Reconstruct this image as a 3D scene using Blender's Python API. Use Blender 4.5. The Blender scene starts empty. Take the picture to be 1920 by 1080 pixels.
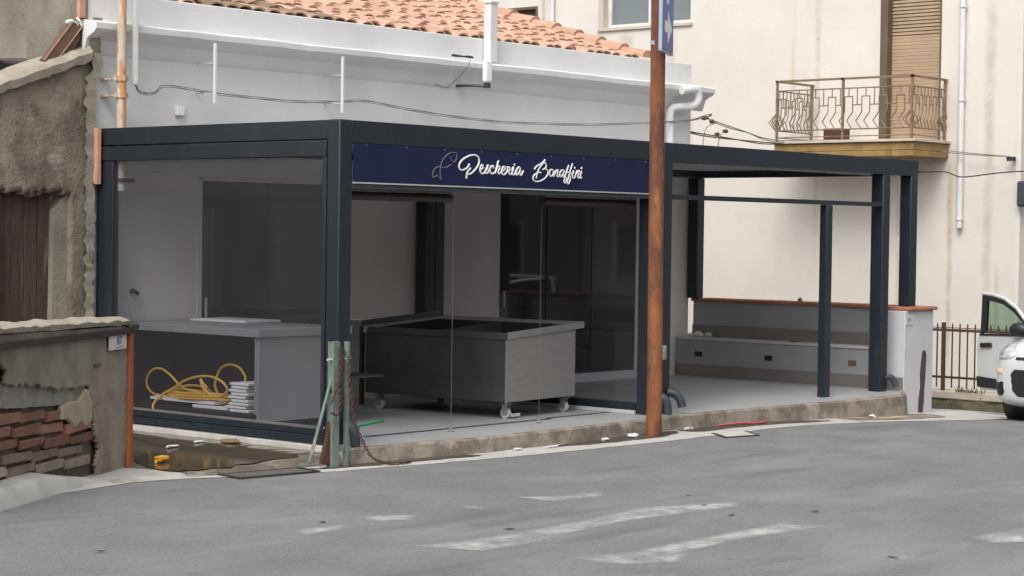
import bpy, bmesh, math, random
from mathutils import Vector, noise
from math import sin, cos, pi, radians as R
random.seed(7)
S = bpy.context.scene
# ---------------------------------------------------------------- camera, sky, sun, exposure
cd = bpy.data.cameras.new("camera"); cam = bpy.data.objects.new("camera", cd); S.collection.objects.link(cam)
yaw, pit, rol = 0.860431, 0.0276720, 0.0129592
F = Vector((sin(yaw)*cos(pit), cos(yaw)*cos(pit), -sin(pit))); Rt = Vector((cos(yaw), -sin(yaw), 0)); Up = Rt.cross(F)
R2 = cos(rol)*Rt + sin(rol)*Up; U2 = -sin(rol)*Rt + cos(rol)*Up
from mathutils import Matrix
cam.matrix_world = Matrix(((R2.x, U2.x, -F.x, -12.0266), (R2.y, U2.y, -F.y, -12.2994), (R2.z, U2.z, -F.z, 1.8513), (0, 0, 0, 1)))
cd.lens = 36*3768.1/1920; cd.sensor_width = 36; cd.clip_start = .1; cd.clip_end = 2000
S.camera = cam
w = bpy.data.worlds.new("World"); S.world = w; w.use_nodes = True
nt = w.node_tree; bgn = nt.nodes["Background"]; sky = nt.nodes.new("ShaderNodeTexSky")
SUN_EL, SUN_AZ = R(50), R(248)          # azimuth measured from +Y towards +X
sky.sky_type = 'NISHITA'; sky.sun_disc = False; sky.sun_elevation = SUN_EL; sky.sun_rotation = SUN_AZ
sky.dust_density = 4; sky.air_density = 1.0; sky.ozone_density = 1.0
hs = nt.nodes.new("ShaderNodeHueSaturation"); hs.inputs['Saturation'].default_value = .22
nt.links.new(sky.outputs[0], hs.inputs['Color']); nt.links.new(hs.outputs[0], bgn.inputs[0]); bgn.inputs[1].default_value = .15
sd = bpy.data.lights.new("sun", 'SUN'); sd.energy = .9; sd.angle = R(25); sd.color = (1, .96, .9)
sun = bpy.data.objects.new("sun", sd); S.collection.objects.link(sun)
sv = Vector((sin(SUN_AZ)*cos(SUN_EL), cos(SUN_AZ)*cos(SUN_EL), sin(SUN_EL)))
sun.rotation_euler = sv.to_track_quat('Z', 'Y').to_euler(); sun.location = (0, 0, 30)
S.view_settings.view_transform = 'Standard'; S.view_settings.look = 'None'; S.view_settings.gamma = 1
S.view_settings.exposure = .55
S.cycles.max_bounces = 10; S.cycles.transparent_max_bounces = 16; S.cycles.use_denoising = True

# ---------------------------------------------------------------- materials
def mat(name, c1, c2=None, sc=3, rough=.8, metal=0, bump=0, bsc=60, stains=(), det=6, spec=.5, attr=None, lo=.35, hi=.65, stretch=(1, 1, 1), coat=0):
    m = bpy.data.materials.new(name); m.use_nodes = True; t = m.node_tree; N, L = t.nodes, t.links
    p = N["Principled BSDF"]; p.inputs['Roughness'].default_value = rough; p.inputs['Metallic'].default_value = metal
    p.inputs['Specular IOR Level'].default_value = spec; p.inputs['Coat Weight'].default_value = coat
    tc = N.new("ShaderNodeTexCoord")
    def nz(scale, detail, st):
        mp = N.new("ShaderNodeMapping"); mp.inputs['Scale'].default_value = st; L.new(tc.outputs['Object'], mp.inputs[0])
        n = N.new("ShaderNodeTexNoise"); n.inputs['Scale'].default_value = scale; n.inputs['Detail'].default_value = detail; n.inputs['Roughness'].default_value = .62
        L.new(mp.outputs[0], n.inputs['Vector']); return n.outputs['Fac']
    def rng(src, a, b, top=1.0):
        r = N.new("ShaderNodeMapRange"); r.inputs[1].default_value = a; r.inputs[2].default_value = b; r.inputs[4].default_value = top
        L.new(src, r.inputs[0]); return r.outputs[0]
    def mix(fac, a, b):
        x = N.new("ShaderNodeMix"); x.data_type = 'RGBA'; L.new(fac, x.inputs[0])
        if isinstance(a, tuple): x.inputs[6].default_value = (*a, 1)
        else: L.new(a, x.inputs[6])
        x.inputs[7].default_value = (*b, 1); return x.outputs[2]
    if c2 is None: c2 = tuple(min(1, v*.82) for v in c1)
    col = mix(rng(nz(sc, det, stretch), lo, hi), c1, c2)
    for i, (c, s_, a, b, st, top) in enumerate(stains):
        col = mix(rng(nz(s_, 5, st), a, b, top), col, c)
    if attr:
        at = N.new("ShaderNodeAttribute"); at.attribute_name = attr
        mm = N.new("ShaderNodeMix"); mm.data_type = 'RGBA'; mm.blend_type = 'MULTIPLY'; mm.inputs[0].default_value = 1
        L.new(col, mm.inputs[6]); L.new(at.outputs['Color'], mm.inputs[7]); col = mm.outputs[2]
    L.new(col, p.inputs['Base Color'])
    if bump:
        b = N.new("ShaderNodeBump"); b.inputs['Strength'].default_value = bump; b.inputs['Distance'].default_value = .02
        L.new(nz(bsc, 4, (1, 1, 1)), b.inputs['Height']); L.new(b.outputs[0], p.inputs['Normal'])
    return m
ST = (1, 1, .12)
M = {}
M['asphalt'] = mat('asphalt', (.178, .18, .184), (.225, .225, .226), sc=1.2, rough=.9, bump=.8, bsc=60, stains=[
    ((.125, .125, .128), 22, .50, .72, (1, 1, 1), .75), ((.34, .335, .325), 30, .56, .74, (1, 1, 1), .7), ((.31, .30, .28), .45, .5, .72, (1, 2.2, 1), .65), ((.115, .116, .12), .9, .56, .70, (.35, 2.2, 1), .6), ((.07, .07, .07), 5, .70, .76, (.5, 2, 1), .7), ((.36, .35, .33), 6, .68, .76, (.4, 1.6, 1), .5)])
M['gutter'] = mat('gutter_concrete', (.58, .56, .52), (.43, .42, .39), sc=3, rough=.9, bump=.5, bsc=60, stains=[((.22, .20, .17), 4, .58, .72, (1, 1, 1), .75), ((.60, .585, .55), 1.5, .55, .7, (1, 1, 1), .6)])
M['yard'] = mat('yard_concrete', (.19, .16, .12), (.11, .09, .065), sc=2.5, rough=.7, bump=.5, bsc=50, stains=[((.36, .34, .29), 1.6, .55, .62, (1, 1, 1), .8), ((.06, .05, .035), 6, .6, .7, (1, 1, 1), .7)])
M['puddle'] = mat('puddle_water', (.10, .08, .05), (.07, .058, .037), sc=4, rough=.06, bump=.04, bsc=14)
M['wet'] = mat('wet_dirt', (.11, .09, .07), (.06, .05, .04), sc=9, rough=.45, bump=.4, bsc=60)
M['tilefloor'] = mat('floor_tiles', (.40, .41, .42), (.34, .345, .35), sc=1.3, rough=.45, bump=.05, bsc=60, stains=[((.28, .27, .26), 2.3, .58, .75, (1, 1, 1), .5)])
M['kerb'] = mat('kerb_concrete', (.33, .285, .23), (.17, .145, .115), lo=.42, hi=.6, sc=4, rough=.9, bump=.6, bsc=45, stains=[((.12, .10, .085), 3, .55, .7, (1, 1, .5), .7), ((.42, .38, .32), 7, .62, .72, (1, 1, 1), .6)])
M['dark_alu'] = mat('dark_aluminium', (.017, .024, .032), (.013, .019, .026), sc=2, rough=.42, spec=.5, stains=[((.05, .06, .07), 3, .6, .8, (1, 1, .2), .4), ((.10, .095, .085), 9, .62, .74, (1, 1, .15), .35)])
M['black'] = mat('black_rubber', (.018, .018, .02), rough=.6)
M['blue'] = mat('sign_blue', (.012, .017, .062), (.010, .014, .052), sc=2, rough=.5, spec=.25)
M['letter'] = mat('letter_white', (.80, .80, .80), (.74, .74, .74), rough=.5)
M['fish'] = mat('fish_line_grey', (.15, .13, .15), rough=.5)
M['louvre'] = mat('pale_louvres', (.45, .44, .43), rough=.6)
M['white_wall'] = mat('white_paint', (.72, .715, .705), (.64, .64, .64), sc=1.1, rough=.85, bump=.18, bsc=22, stains=[((.53, .50, .45), .7, .52, .8, (1, 1, .5), .55), ((.5, .49, .47), 3, .66, .8, ST, .5), ((.42, .41, .40), 30, .74, .8, (1, 1, 1), .4)])
M['inner_wall'] = mat('interior_wall', (.80, .72, .675), (.74, .665, .625), sc=1.2, rough=.7, bump=.05)
M['panel_white'] = mat('wall_panel', (.70, .675, .69), (.66, .635, .65), sc=1.2, rough=.4)
M['cream'] = mat('cream_render', (.70, .66, .60), (.65, .61, .55), sc=.8, rough=.9, bump=.2, bsc=30, stains=[((.60, .55, .49), 1.3, .5, .75, (1, 1, .6), .6), ((.54, .43, .31), 2.2, .64, .76, (1, 1, .05), .6), ((.42, .40, .36), 2, .68, .8, (1, 1, .4), .4)])
M['stain'] = mat('damp_stain', (.60, .44, .28), (.55, .38, .22), sc=5, rough=.9)
M['grey_plaster'] = mat('grey_plaster', (.33, .33, .34), (.29, .29, .30), sc=1.5, rough=.85, bump=.1, bsc=30)
M['light_plaster'] = mat('light_grey_plaster', (.56, .56, .585), (.50, .50, .525), sc=1.5, rough=.85, bump=.15, bsc=30, stains=[((.38, .37, .36), 4, .66, .8, (1, 1, .4), .5)])
M['skirt'] = mat('taupe_skirting', (.215, .195, .18), (.19, .17, .155), sc=3, rough=.55)
M['seat'] = mat('bench_top', (.50, .49, .48), (.44, .43, .42), sc=3, rough=.5)
M['coping'] = mat('terracotta_coping', (.42, .17, .10), (.34, .13, .08), sc=8, rough=.8, bump=.3, stains=[((.52, .36, .28), 12, .6, .7, (1, 1, 1), .6)])
M['tile'] = mat('roof_terracotta', (.60, .37, .265), (.52, .305, .215), sc=6, rough=.85, bump=.3, bsc=60, attr='tint', stains=[((.72, .44, .31), 4, .55, .7, (1, 1, 1), .6), ((.36, .24, .17), 14, .70, .80, (1, 1, 1), .4)])
M['tile_old'] = mat('roof_old_terracotta', (.36, .22, .13), (.20, .14, .09), sc=6, rough=.9, bump=.5, bsc=60, attr='tint', stains=[((.45, .40, .30), 9, .56, .64, (1, 1, 1), .8), ((.10, .075, .05), 7, .56, .66, (1, 1, 1), .8)])
M['tile_base'] = mat('roof_pan', (.38, .17, .10), (.24, .11, .07), sc=8, rough=.9)
M['ruin'] = mat('weathered_stucco', (.25, .215, .165), (.14, .12, .09), lo=.42, hi=.6, sc=2.4, rough=.95, bump=.9, bsc=26, stains=[((.33, .30, .245), 3.5, .54, .68, (1, 1, 1), .7), ((.09, .075, .06), 5, .6, .72, (1, 1, .6), .7), ((.30, .20, .15), 9, .68, .76, (1, 1, 1), .5)])
M['ruin_light'] = mat('pale_old_render', (.27, .255, .20), (.18, .165, .13), sc=1.5, rough=.95, bump=.5, bsc=30, stains=[((.15, .13, .105), 4, .58, .7, (1, 1, .6), .6)])
M['coping_dust'] = mat('dusty_mortar', (.40, .36, .29), (.30, .26, .20), sc=6, rough=.95, bump=.8, bsc=40)
M['peach'] = mat('exposed_brick_edge', (.58, .32, .22), (.50, .26, .17), sc=9, rough=.9, bump=.4)
M['tarp'] = mat('dark_tarp', (.075, .062, .06), (.05, .042, .045), sc=3, rough=.7, bump=.6, bsc=5, stains=[((.15, .12, .10), 2, .56, .7, (1, 1, 1), .6)])
M['oldwood'] = mat('old_brown_wood', (.085, .055, .042), (.045, .03, .026), sc=4, rough=.8, stretch=(6, 6, .5), bump=.4, stains=[((.17, .13, .12), 3, .58, .7, (5, 5, .5), .7), ((.14, .07, .045), 2, .6, .7, (3, 3, .6), .5)])
M['beam_wood'] = mat('red_brown_timber', (.19, .095, .06), (.12, .06, .04), sc=5, rough=.8, bump=.3)
M['beam_edge'] = mat('pale_timber_edge', (.42, .29, .21), (.33, .22, .16), sc=8, rough=.8)
M['wall87'] = mat('grey_brown_plaster', (.31, .275, .22), (.22, .19, .15), sc=2.5, lo=.42, hi=.58, rough=.95, bump=.5, bsc=30, stains=[((.35, .33, .28), 4, .56, .7, (1, 1, .5), .6), ((.12, .10, .08), 3.3, .6, .74, (1, 1, .35), .6)])
M['mortar'] = mat('dark_mortar', (.19, .155, .125), (.10, .08, .065), sc=12, rough=1, bump=.8)
M['block'] = mat('cement_block', (.36, .34, .29), (.25, .235, .2), sc=7, rough=.95, bump=.7, bsc=40, stains=[((.13, .11, .09), 8, .58, .68, (1, 1, 1), .6)])
M['brick'] = mat('red_brick', (.38, .185, .12), (.25, .13, .09), sc=7, rough=.95, bump=1, bsc=35, attr='tint', stains=[((.34, .22, .17), 12, .62, .72, (1, 1, 1), .5)])
M['orange'] = mat('orange_rust_steel', (.52, .155, .055), (.42, .115, .04), sc=5, rough=.6, bump=.1, stains=[((.25, .07, .03), 6, .6, .75, (1, 1, .3), .6)])
M['rust'] = mat('rust_steel', (.27, .095, .032), (.13, .045, .026), sc=1.6, rough=.75, bump=.35, bsc=40, lo=.42, hi=.58, stretch=(2, 2, .8), stains=[((.45, .20, .07), 5, .55, .7, (2, 2, .5), .6), ((.085, .032, .022), 1.1, .50, .62, (2, 2, .7), .85), ((.13, .06, .035), 7, .55, .68, (2, 2, .25), .6)])
M['darkrust'] = mat('dark_rust', (.10, .045, .03), (.06, .03, .022), sc=14, rough=.85, bump=.3)
M['darksteel'] = mat('dark_brown_steel', (.05, .038, .033), (.035, .027, .024), sc=8, rough=.6)
M['railing'] = mat('brown_railing_paint', (.25, .175, .11), (.17, .115, .075), sc=9, rough=.6)
M['greenpaint'] = mat('chipped_green_paint', (.17, .235, .20), (.13, .18, .155), sc=6, rough=.6, stains=[((.20, .09, .05), 9, .58, .66, (1, 1, .5), .8), ((.48, .50, .45), 9, .6, .68, (1, 1, .4), .5)])
M['steel'] = mat('brushed_steel', (.38, .36, .34), (.33, .315, .30), sc=6, rough=.45, metal=.55, stretch=(1, 1, 8))
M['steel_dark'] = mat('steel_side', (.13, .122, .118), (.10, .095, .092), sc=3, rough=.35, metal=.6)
M['basin'] = mat('basin_steel', (.14, .125, .12), rough=.22, metal=.85)
M['counter_front'] = mat('counter_panel', (.25, .245, .25), (.22, .215, .22), sc=2, rough=.5)
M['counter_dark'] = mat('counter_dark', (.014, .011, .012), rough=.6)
M['slab'] = mat('white_board', (.72, .71, .69), (.62, .61, .59), sc=5, rough=.5)
M['hose'] = mat('yellow_hose', (.62, .38, .05), (.54, .32, .04), sc=9, rough=.45)
M['green'] = mat('green_plastic', (.03, .52, .16), rough=.45)
M['whiteplastic'] = mat('white_plastic', (.80, .80, .79), (.75, .75, .74), rough=.4)
M['pipe_white'] = mat('white_pipe', (.70, .70, .70), (.63, .62, .60), sc=3, rough=.5, stains=[((.5, .42, .33), 5, .66, .78, ST, .5)])
M['pipe_grey'] = mat('grey_pvc', (.045, .055, .07), rough=.5)
M['pipe_rusty'] = mat('peeling_pipe', (.56, .50, .40), (.48, .42, .33), sc=5, rough=.8, bump=.3, stretch=(1, 1, .5), stains=[((.55, .25, .09), 3.2, .53, .58, (3, 3, .8), .9), ((.22, .12, .07), 8, .6, .66, (2, 2, .6), .8)])
M['cable'] = mat('grey_cable', (.22, .21, .20), (.15, .14, .135), sc=20, rough=.7)
M['cable_dark'] = mat('dark_cable', (.04, .04, .045), rough=.6)
M['cable_brown'] = mat('dead_vine', (.13, .10, .07), rough=.9)
M['shutter'] = mat('tan_roller_shutter', (.43, .32, .21), (.38, .275, .175), sc=3, rough=.6, stains=[((.50, .38, .25), 2, .55, .7, (.3, .3, 1), .5)])
M['shutter_brown'] = mat('brown_shutter', (.20, .115, .065), (.16, .09, .05), sc=4, rough=.6)
M['jamb'] = mat('brown_jamb', (.135, .095, .062), (.11, .075, .05), sc=3, rough=.7)
M['winframe'] = mat('white_window_frame', (.72, .70, .67), rough=.5)
M['stone'] = mat('beige_stone', (.56, .49, .41), (.50, .43, .36), sc=4, rough=.8)
M['balc'] = mat('stained_slab', (.36, .235, .09), (.25, .155, .055), sc=3, rough=.9, bump=.4, stains=[((.13, .09, .05), 4, .56, .68, (1, 1, .6), .7), ((.52, .43, .27), 5, .62, .72, (1, 1, 1), .6)])
M['moss'] = mat('mossy_stone', (.17, .145, .10), (.09, .085, .05), sc=4, rough=1, bump=1, bsc=20, stains=[((.28, .24, .18), 5, .6, .7, (1, 1, 1), .6), ((.06, .075, .03), 6, .55, .68, (1, 1, 1), .7)])
M['carpaint'] = mat('white_car_paint', (.60, .61, .61), (.58, .59, .59), rough=.3, coat=.5)
M['cardark'] = mat('car_black_plastic', (.02, .021, .023), rough=.45)
M['tyre'] = mat('tyre', (.018, .018, .018), rough=.85)
M['chrome'] = mat('headlamp_reflector', (.62, .63, .65), (.50, .51, .53), sc=18, rough=.15, metal=.25)
M['lampglass'] = mat('headlamp_lens', (.50, .52, .55), (.25, .26, .28), sc=25, rough=.08, metal=.4)
M['amber'] = mat('indicator_lens', (.85, .72, .5), (.8, .6, .35), rough=.15)
M['signblue'] = mat('road_sign_blue', (.02, .07, .36), (.018, .06, .31), rough=.4)
M['signedge'] = mat('sign_edge', (.35, .42, .5), rough=.4)
M['blind'] = mat('rolled_blind_brown', (.045, .027, .027), rough=.5)
M['blindbox'] = mat('blind_cassette', (.16, .15, .145), rough=.5)
M['litterw'] = mat('litter_white', (.75, .74, .72), rough=.7)
M['litterr'] = mat('litter_red', (.55, .12, .12), rough=.5)
M['litterb'] = mat('litter_brown', (.22, .14, .08), rough=.8)
M['littero'] = mat('litter_orange', (.75, .36, .05), rough=.7)
M['leaf'] = mat('dark_leaf', (.035, .033, .035), rough=.8)
M['litter_y'] = mat('litter_straw', (.62, .50, .25), rough=.8)
M['facade_a'] = mat('facade_ochre', (.36, .28, .20), rough=.9)
M['facade_b'] = mat('facade_grey', (.25, .24, .23), rough=.9)
M['plate'] = mat('number_plate_white', (.78, .77, .74), (.7, .69, .66), sc=20, rough=.4)
M['ink'] = mat('number_ink', (.10, .09, .09), rough=.6)
M['ink2'] = mat('faint_ink', (.25, .25, .28), rough=.6)
M['grass'] = mat('weeds', (.07, .10, .035), (.11, .12, .05), sc=9, rough=.9)
M['led'] = mat('light_profile', (.55, .55, .53), rough=.4)  # plain pale grey for trims, also the painted lit beam edge

def glassmat(name, tint, spec=1.0, trans=0.0, haze=(.5, .5, .52), hz=0.0, rough=.03):
    m = bpy.data.materials.new(name); m.use_nodes = True; t = m.node_tree; N, L = t.nodes, t.links
    out = N["Material Output"]; p = N["Principled BSDF"]
    if trans == 0:
        p.inputs['Base Color'].default_value = (*tint, 1); p.inputs['Roughness'].default_value = rough; p.inputs['Specular IOR Level'].default_value = spec
        return m
    tr = N.new("ShaderNodeBsdfTransparent"); tr.inputs[0].default_value = (*tint, 1)
    gl = N.new("ShaderNodeBsdfGlossy"); gl.inputs['Roughness'].default_value = rough
    lw = N.new("ShaderNodeLayerWeight"); pw = N.new("ShaderNodeMath"); pw.operation = 'POWER'; pw.inputs[1].default_value = 4; L.new(lw.outputs['Facing'], pw.inputs[0])
    fr = N.new("ShaderNodeMapRange"); fr.inputs[3].default_value = .028; fr.inputs[4].default_value = .6; L.new(pw.outputs[0], fr.inputs[0])
    mx = N.new("ShaderNodeMixShader"); L.new(fr.outputs[0], mx.inputs[0]); L.new(tr.outputs[0], mx.inputs[1]); L.new(gl.outputs[0], mx.inputs[2])
    df = N.new("ShaderNodeBsdfDiffuse"); df.inputs[0].default_value = (*haze, 1)
    m2 = N.new("ShaderNodeMixShader"); m2.inputs[0].default_value = hz; L.new(mx.outputs[0], m2.inputs[1]); L.new(df.outputs[0], m2.inputs[2])
    if hz > .03:
        tc = N.new("ShaderNodeTexCoord"); n = N.new("ShaderNodeTexNoise"); n.inputs['Scale'].default_value = 1.6; n.inputs['Detail'].default_value = 3
        r = N.new("ShaderNodeMapRange"); r.inputs[1].default_value = .3; r.inputs[2].default_value = .75; r.inputs[3].default_value = hz*.6; r.inputs[4].default_value = hz*1.7
        L.new(tc.outputs['Object'], n.inputs['Vector']); L.new(n.outputs['Fac'], r.inputs[0]); L.new(r.outputs[0], m2.inputs[0])
    L.new(m2.outputs[0], out.inputs[0]); return m
M['pvc'] = glassmat('clear_pvc', (.88, .88, .90), trans=1, hz=.028, haze=(.42, .42, .46), rough=.08)
M['pvc2'] = glassmat('clear_pvc_side', (.86, .86, .88), trans=1, hz=.02, haze=(.4, .4, .42), rough=.05)
M['darkglass'] = glassmat('dark_door_glass', (.014, .015, .022), spec=1.0, rough=.03)
M['winglass'] = glassmat('window_glass', (.15, .18, .19), spec=1.2, rough=.06)
M['carglass'] = glassmat('car_window_glass', (.62, .72, .64), trans=1, rough=.02)
M['cargd'] = glassmat('car_dark_glass', (.02, .025, .03), spec=1, rough=.03)
def paintmat(nm='worn_road_paint', c=(.47, .465, .45), top=.95):
    m = bpy.data.materials.new(nm); m.use_nodes = True; t = m.node_tree; N, L = t.nodes, t.links
    p = N["Principled BSDF"]; p.inputs['Base Color'].default_value = (*c, 1); p.inputs['Roughness'].default_value = .85
    tr = N.new("ShaderNodeBsdfTransparent"); mx = N.new("ShaderNodeMixShader"); tc = N.new("ShaderNodeTexCoord")
    n1 = N.new("ShaderNodeTexNoise"); n1.inputs['Scale'].default_value = 3.5; n1.inputs['Detail'].default_value = 8; n1.inputs['Roughness'].default_value = .7
    at = N.new("ShaderNodeAttribute"); at.attribute_name = 'fade'
    r = N.new("ShaderNodeMapRange"); r.inputs[1].default_value = .30; r.inputs[2].default_value = .65; r.inputs[4].default_value = top
    ml = N.new("ShaderNodeMath"); ml.operation = 'MULTIPLY'
    L.new(tc.outputs['Object'], n1.inputs['Vector']); L.new(n1.outputs['Fac'], r.inputs[0]); L.new(r.outputs[0], ml.inputs[0]); L.new(at.outputs['Fac'], ml.inputs[1])
    L.new(ml.outputs[0], mx.inputs[0]); L.new(tr.outputs[0], mx.inputs[1]); L.new(p.outputs[0], mx.inputs[2]); L.new(mx.outputs[0], N["Material Output"].inputs[0])
    return m
M['paint'] = paintmat()
M['streak_rust'] = paintmat('rust_streak', (.60, .43, .26), .6); M['streak_pale'] = paintmat('damp_streak', (.60, .51, .40), .45); M['streak_grey'] = paintmat('grey_streak', (.42, .41, .38), .35)

# ---------------------------------------------------------------- mesh helpers
V = Vector
class B:
    def __init__(s): s.v = []; s.f = []; s.tint = []
    def add(s, vs, fs, t=None):
        o = len(s.v); s.v += [tuple(v) for v in vs]; s.f += [tuple(i+o for i in f) for f in fs]; s.tint += [t if t is not None else 1.0]*len(vs); return s
    def box(s, x0, x1, y0, y1, z0, z1, t=None):
        return s.add([(x0,y0,z0),(x1,y0,z0),(x1,y1,z0),(x0,y1,z0),(x0,y0,z1),(x1,y0,z1),(x1,y1,z1),(x0,y1,z1)], [(0,3,2,1),(4,5,6,7),(0,1,5,4),(1,2,6,5),(2,3,7,6),(3,0,4,7)], t)
    def obox(s, o, U, Vv, W, u0, u1, v0, v1, w0, w1, t=None, jit=0):
        o, U, Vv, W = V(o), V(U), V(Vv), V(W); P = []
        for w_ in (w0, w1):
            for (a, b) in ((u0, v0), (u1, v0), (u1, v1), (u0, v1)):
                j = V((random.uniform(-jit, jit) for _ in range(3))) if jit else V((0, 0, 0)); P.append(o+U*a+Vv*b+W*w_+j)
        fs = [(0,3,2,1),(4,5,6,7),(0,1,5,4),(1,2,6,5),(2,3,7,6),(3,0,4,7)]
        if U.cross(Vv).dot(W) < 0: fs = [f[::-1] for f in fs]
        return s.add(P, fs, t)
    def tube(s, pts, r, n=8, cap=True, t=None):
        pts = [V(p) for p in pts]; rs = r if isinstance(r, (list, tuple)) else [r]*len(pts); prev = None; P = []
        for i, p in enumerate(pts):
            d = (pts[min(i+1, len(pts)-1)]-pts[max(i-1, 0)])
            if d.length < 1e-9: d = V((0, 0, 1))
            d.normalize()
            if prev is None:
                a = V((0, 0, 1)) if abs(d.z) < .9 else V((1, 0, 0)); u = d.cross(a).normalized()
            else: u = (prev-d*prev.dot(d)); u = u.normalized() if u.length > 1e-6 else d.orthogonal().normalized()
            prev = u; v_ = d.cross(u)
            for k in range(n): P.append(p+(u*cos(2*pi*k/n)+v_*sin(2*pi*k/n))*rs[i])
        fs = []
        for i in range(len(pts)-1):
            for k in range(n): a = i*n+k; b = i*n+(k+1) % n; fs.append((a, b, b+n, a+n))
        if cap: fs += [tuple(range(n))[::-1], tuple(range((len(pts)-1)*n, len(pts)*n))]
        return s.add(P, fs, t)
    def prism(s, poly, o, U, Vv, W, w0, w1, t=None):
        o, U, Vv, W = V(o), V(U), V(Vv), V(W); n = len(poly)
        area = sum(poly[i][0]*poly[(i+1) % n][1]-poly[(i+1) % n][0]*poly[i][1] for i in range(n))
        if (area < 0) != (U.cross(Vv).dot(W) < 0): poly = poly[::-1]
        P = [o+U*a+Vv*b+W*w0 for a, b in poly]+[o+U*a+Vv*b+W*w1 for a, b in poly]
        fs = [tuple(range(n))[::-1], tuple(range(n, 2*n))]+[(i, (i+1) % n, (i+1) % n+n, i+n) for i in range(n)]
        return s.add(P, fs, t)
    def ell(s, c, r, n=12, m=8, t=None, jit=0):
        P = []; c = V(c)
        for i in range(m+1):
            for k in range(n):
                a = pi*i/m; b = 2*pi*k/n; q = V((sin(a)*cos(b)*r[0], sin(a)*sin(b)*r[1], cos(a)*r[2]))
                if jit: q *= 1+jit*noise.noise(q*30+c*7)
                P.append(c+q)
        return s.add(P, [(i*n+k, i*n+n+k, i*n+n+(k+1) % n, i*n+(k+1) % n) for i in range(m) for k in range(n)], t)
X_, Y_, Z_ = (1, 0, 0), (0, 1, 0), (0, 0, 1)
def wloc(o):
    l = V((0, 0, 0))
    while o is not None: l += o.location; o = o.parent
    return l
def mk(name, b, m, parent=None, loc=None, bevel=0, smooth=True, bseg=2, sub=0, solid=0):
    me = bpy.data.meshes.new(name); off = wloc(parent) if parent else V(loc if loc else (0, 0, 0))
    me.from_pydata([V(v)-off for v in b.v], [], b.f); me.update()
    bm = bmesh.new(); bm.from_mesh(me); bmesh.ops.remove_doubles(bm, verts=bm.verts, dist=1e-5) if sub else None
    for e in bm.edges:
        e.smooth = not (len(e.link_faces) == 2 and e.calc_face_angle(0) > R(38))
    for f in bm.faces: f.smooth = smooth
    bm.to_mesh(me); bm.free()
    if any(t != 1.0 for t in b.tint) and len(me.vertices) == len(b.tint):
        ca = me.color_attributes.new('tint', 'FLOAT_COLOR', 'POINT')
        for i, t in enumerate(b.tint): ca.data[i].color = (t, t, t, 1) if not isinstance(t, tuple) else (*t, 1)
    elif m in (M['tile'], M['tile_old'], M['brick']):
        ca = me.color_attributes.new('tint', 'FLOAT_COLOR', 'POINT')
        for d in ca.data: d.color = (1, 1, 1, 1)
    me.materials.append(m)
    o = bpy.data.objects.new(name, me); S.collection.objects.link(o)
    if parent: o.parent = parent
    elif loc: o.location = loc
    if solid: md = o.modifiers.new('s', 'SOLIDIFY'); md.thickness = solid; md.offset = -1
    if bevel: md = o.modifiers.new('b', 'BEVEL'); md.width = bevel; md.segments = bseg; md.limit_method = 'ANGLE'; md.angle_limit = R(40); md.harden_normals = False
    if sub: md = o.modifiers.new('ss', 'SUBSURF'); md.levels = sub; md.render_levels = sub
    return o
def tag(o, label, cat, group=None):
    o['label'] = label; o['category'] = cat
    if group: o['group'] = group
    return o
def thing(name, label, cat, loc, group=None):
    o = bpy.data.objects.new(name, None); o.empty_display_size = .2; S.collection.objects.link(o); o.location = loc
    bpy.context.view_layer.update(); return tag(o, label, cat, group)
def struct(o, kind='structure'): o['kind'] = kind; return o
def fbm(x, y, z=0): return noise.fractal(V((x, y, z)), 1.0, 2.0, 4)
def smooth_path(pts, n=6):
    pts = [V(p) for p in pts]; out = []
    for i in range(len(pts)-1):
        p0, p1, p2, p3 = pts[max(i-1, 0)], pts[i], pts[i+1], pts[min(i+2, len(pts)-1)]
        for k in range(n):
            t = k/n; out.append(.5*((2*p1)+(p2-p0)*t+(2*p0-5*p1+4*p2-p3)*t*t+(3*p1-p0-3*p2+p3)*t**3))
    out.append(pts[-1]); return out
def inpoly(x, y, P):
    c = False; j = len(P)-1
    for i in range(len(P)):
        if (P[i][1] > y) != (P[j][1] > y) and x < (P[j][0]-P[i][0])*(y-P[i][1])/(P[j][1]-P[i][1])+P[i][0]: c = not c
        j = i
    return c
def text_mesh(s, size, o, U, Vv, W, depth, name, m, parent=None, loc=None):
    cu = bpy.data.curves.new(name, 'FONT'); cu.body = s; cu.size = size; cu.extrude = depth/2; cu.resolution_u = 3
    ob = bpy.data.objects.new('tmp', cu); S.collection.objects.link(ob); bpy.context.view_layer.update()
    me = ob.evaluated_get(bpy.context.evaluated_depsgraph_get()).to_mesh()
    b = B(); b.add([V(o)+V(U)*v.co.x+V(Vv)*v.co.y+V(W)*v.co.z for v in me.vertices], [tuple(p.vertices) for p in me.polygons])
    bpy.data.objects.remove(ob); return mk(name, b, m, parent, loc, smooth=False)

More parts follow.
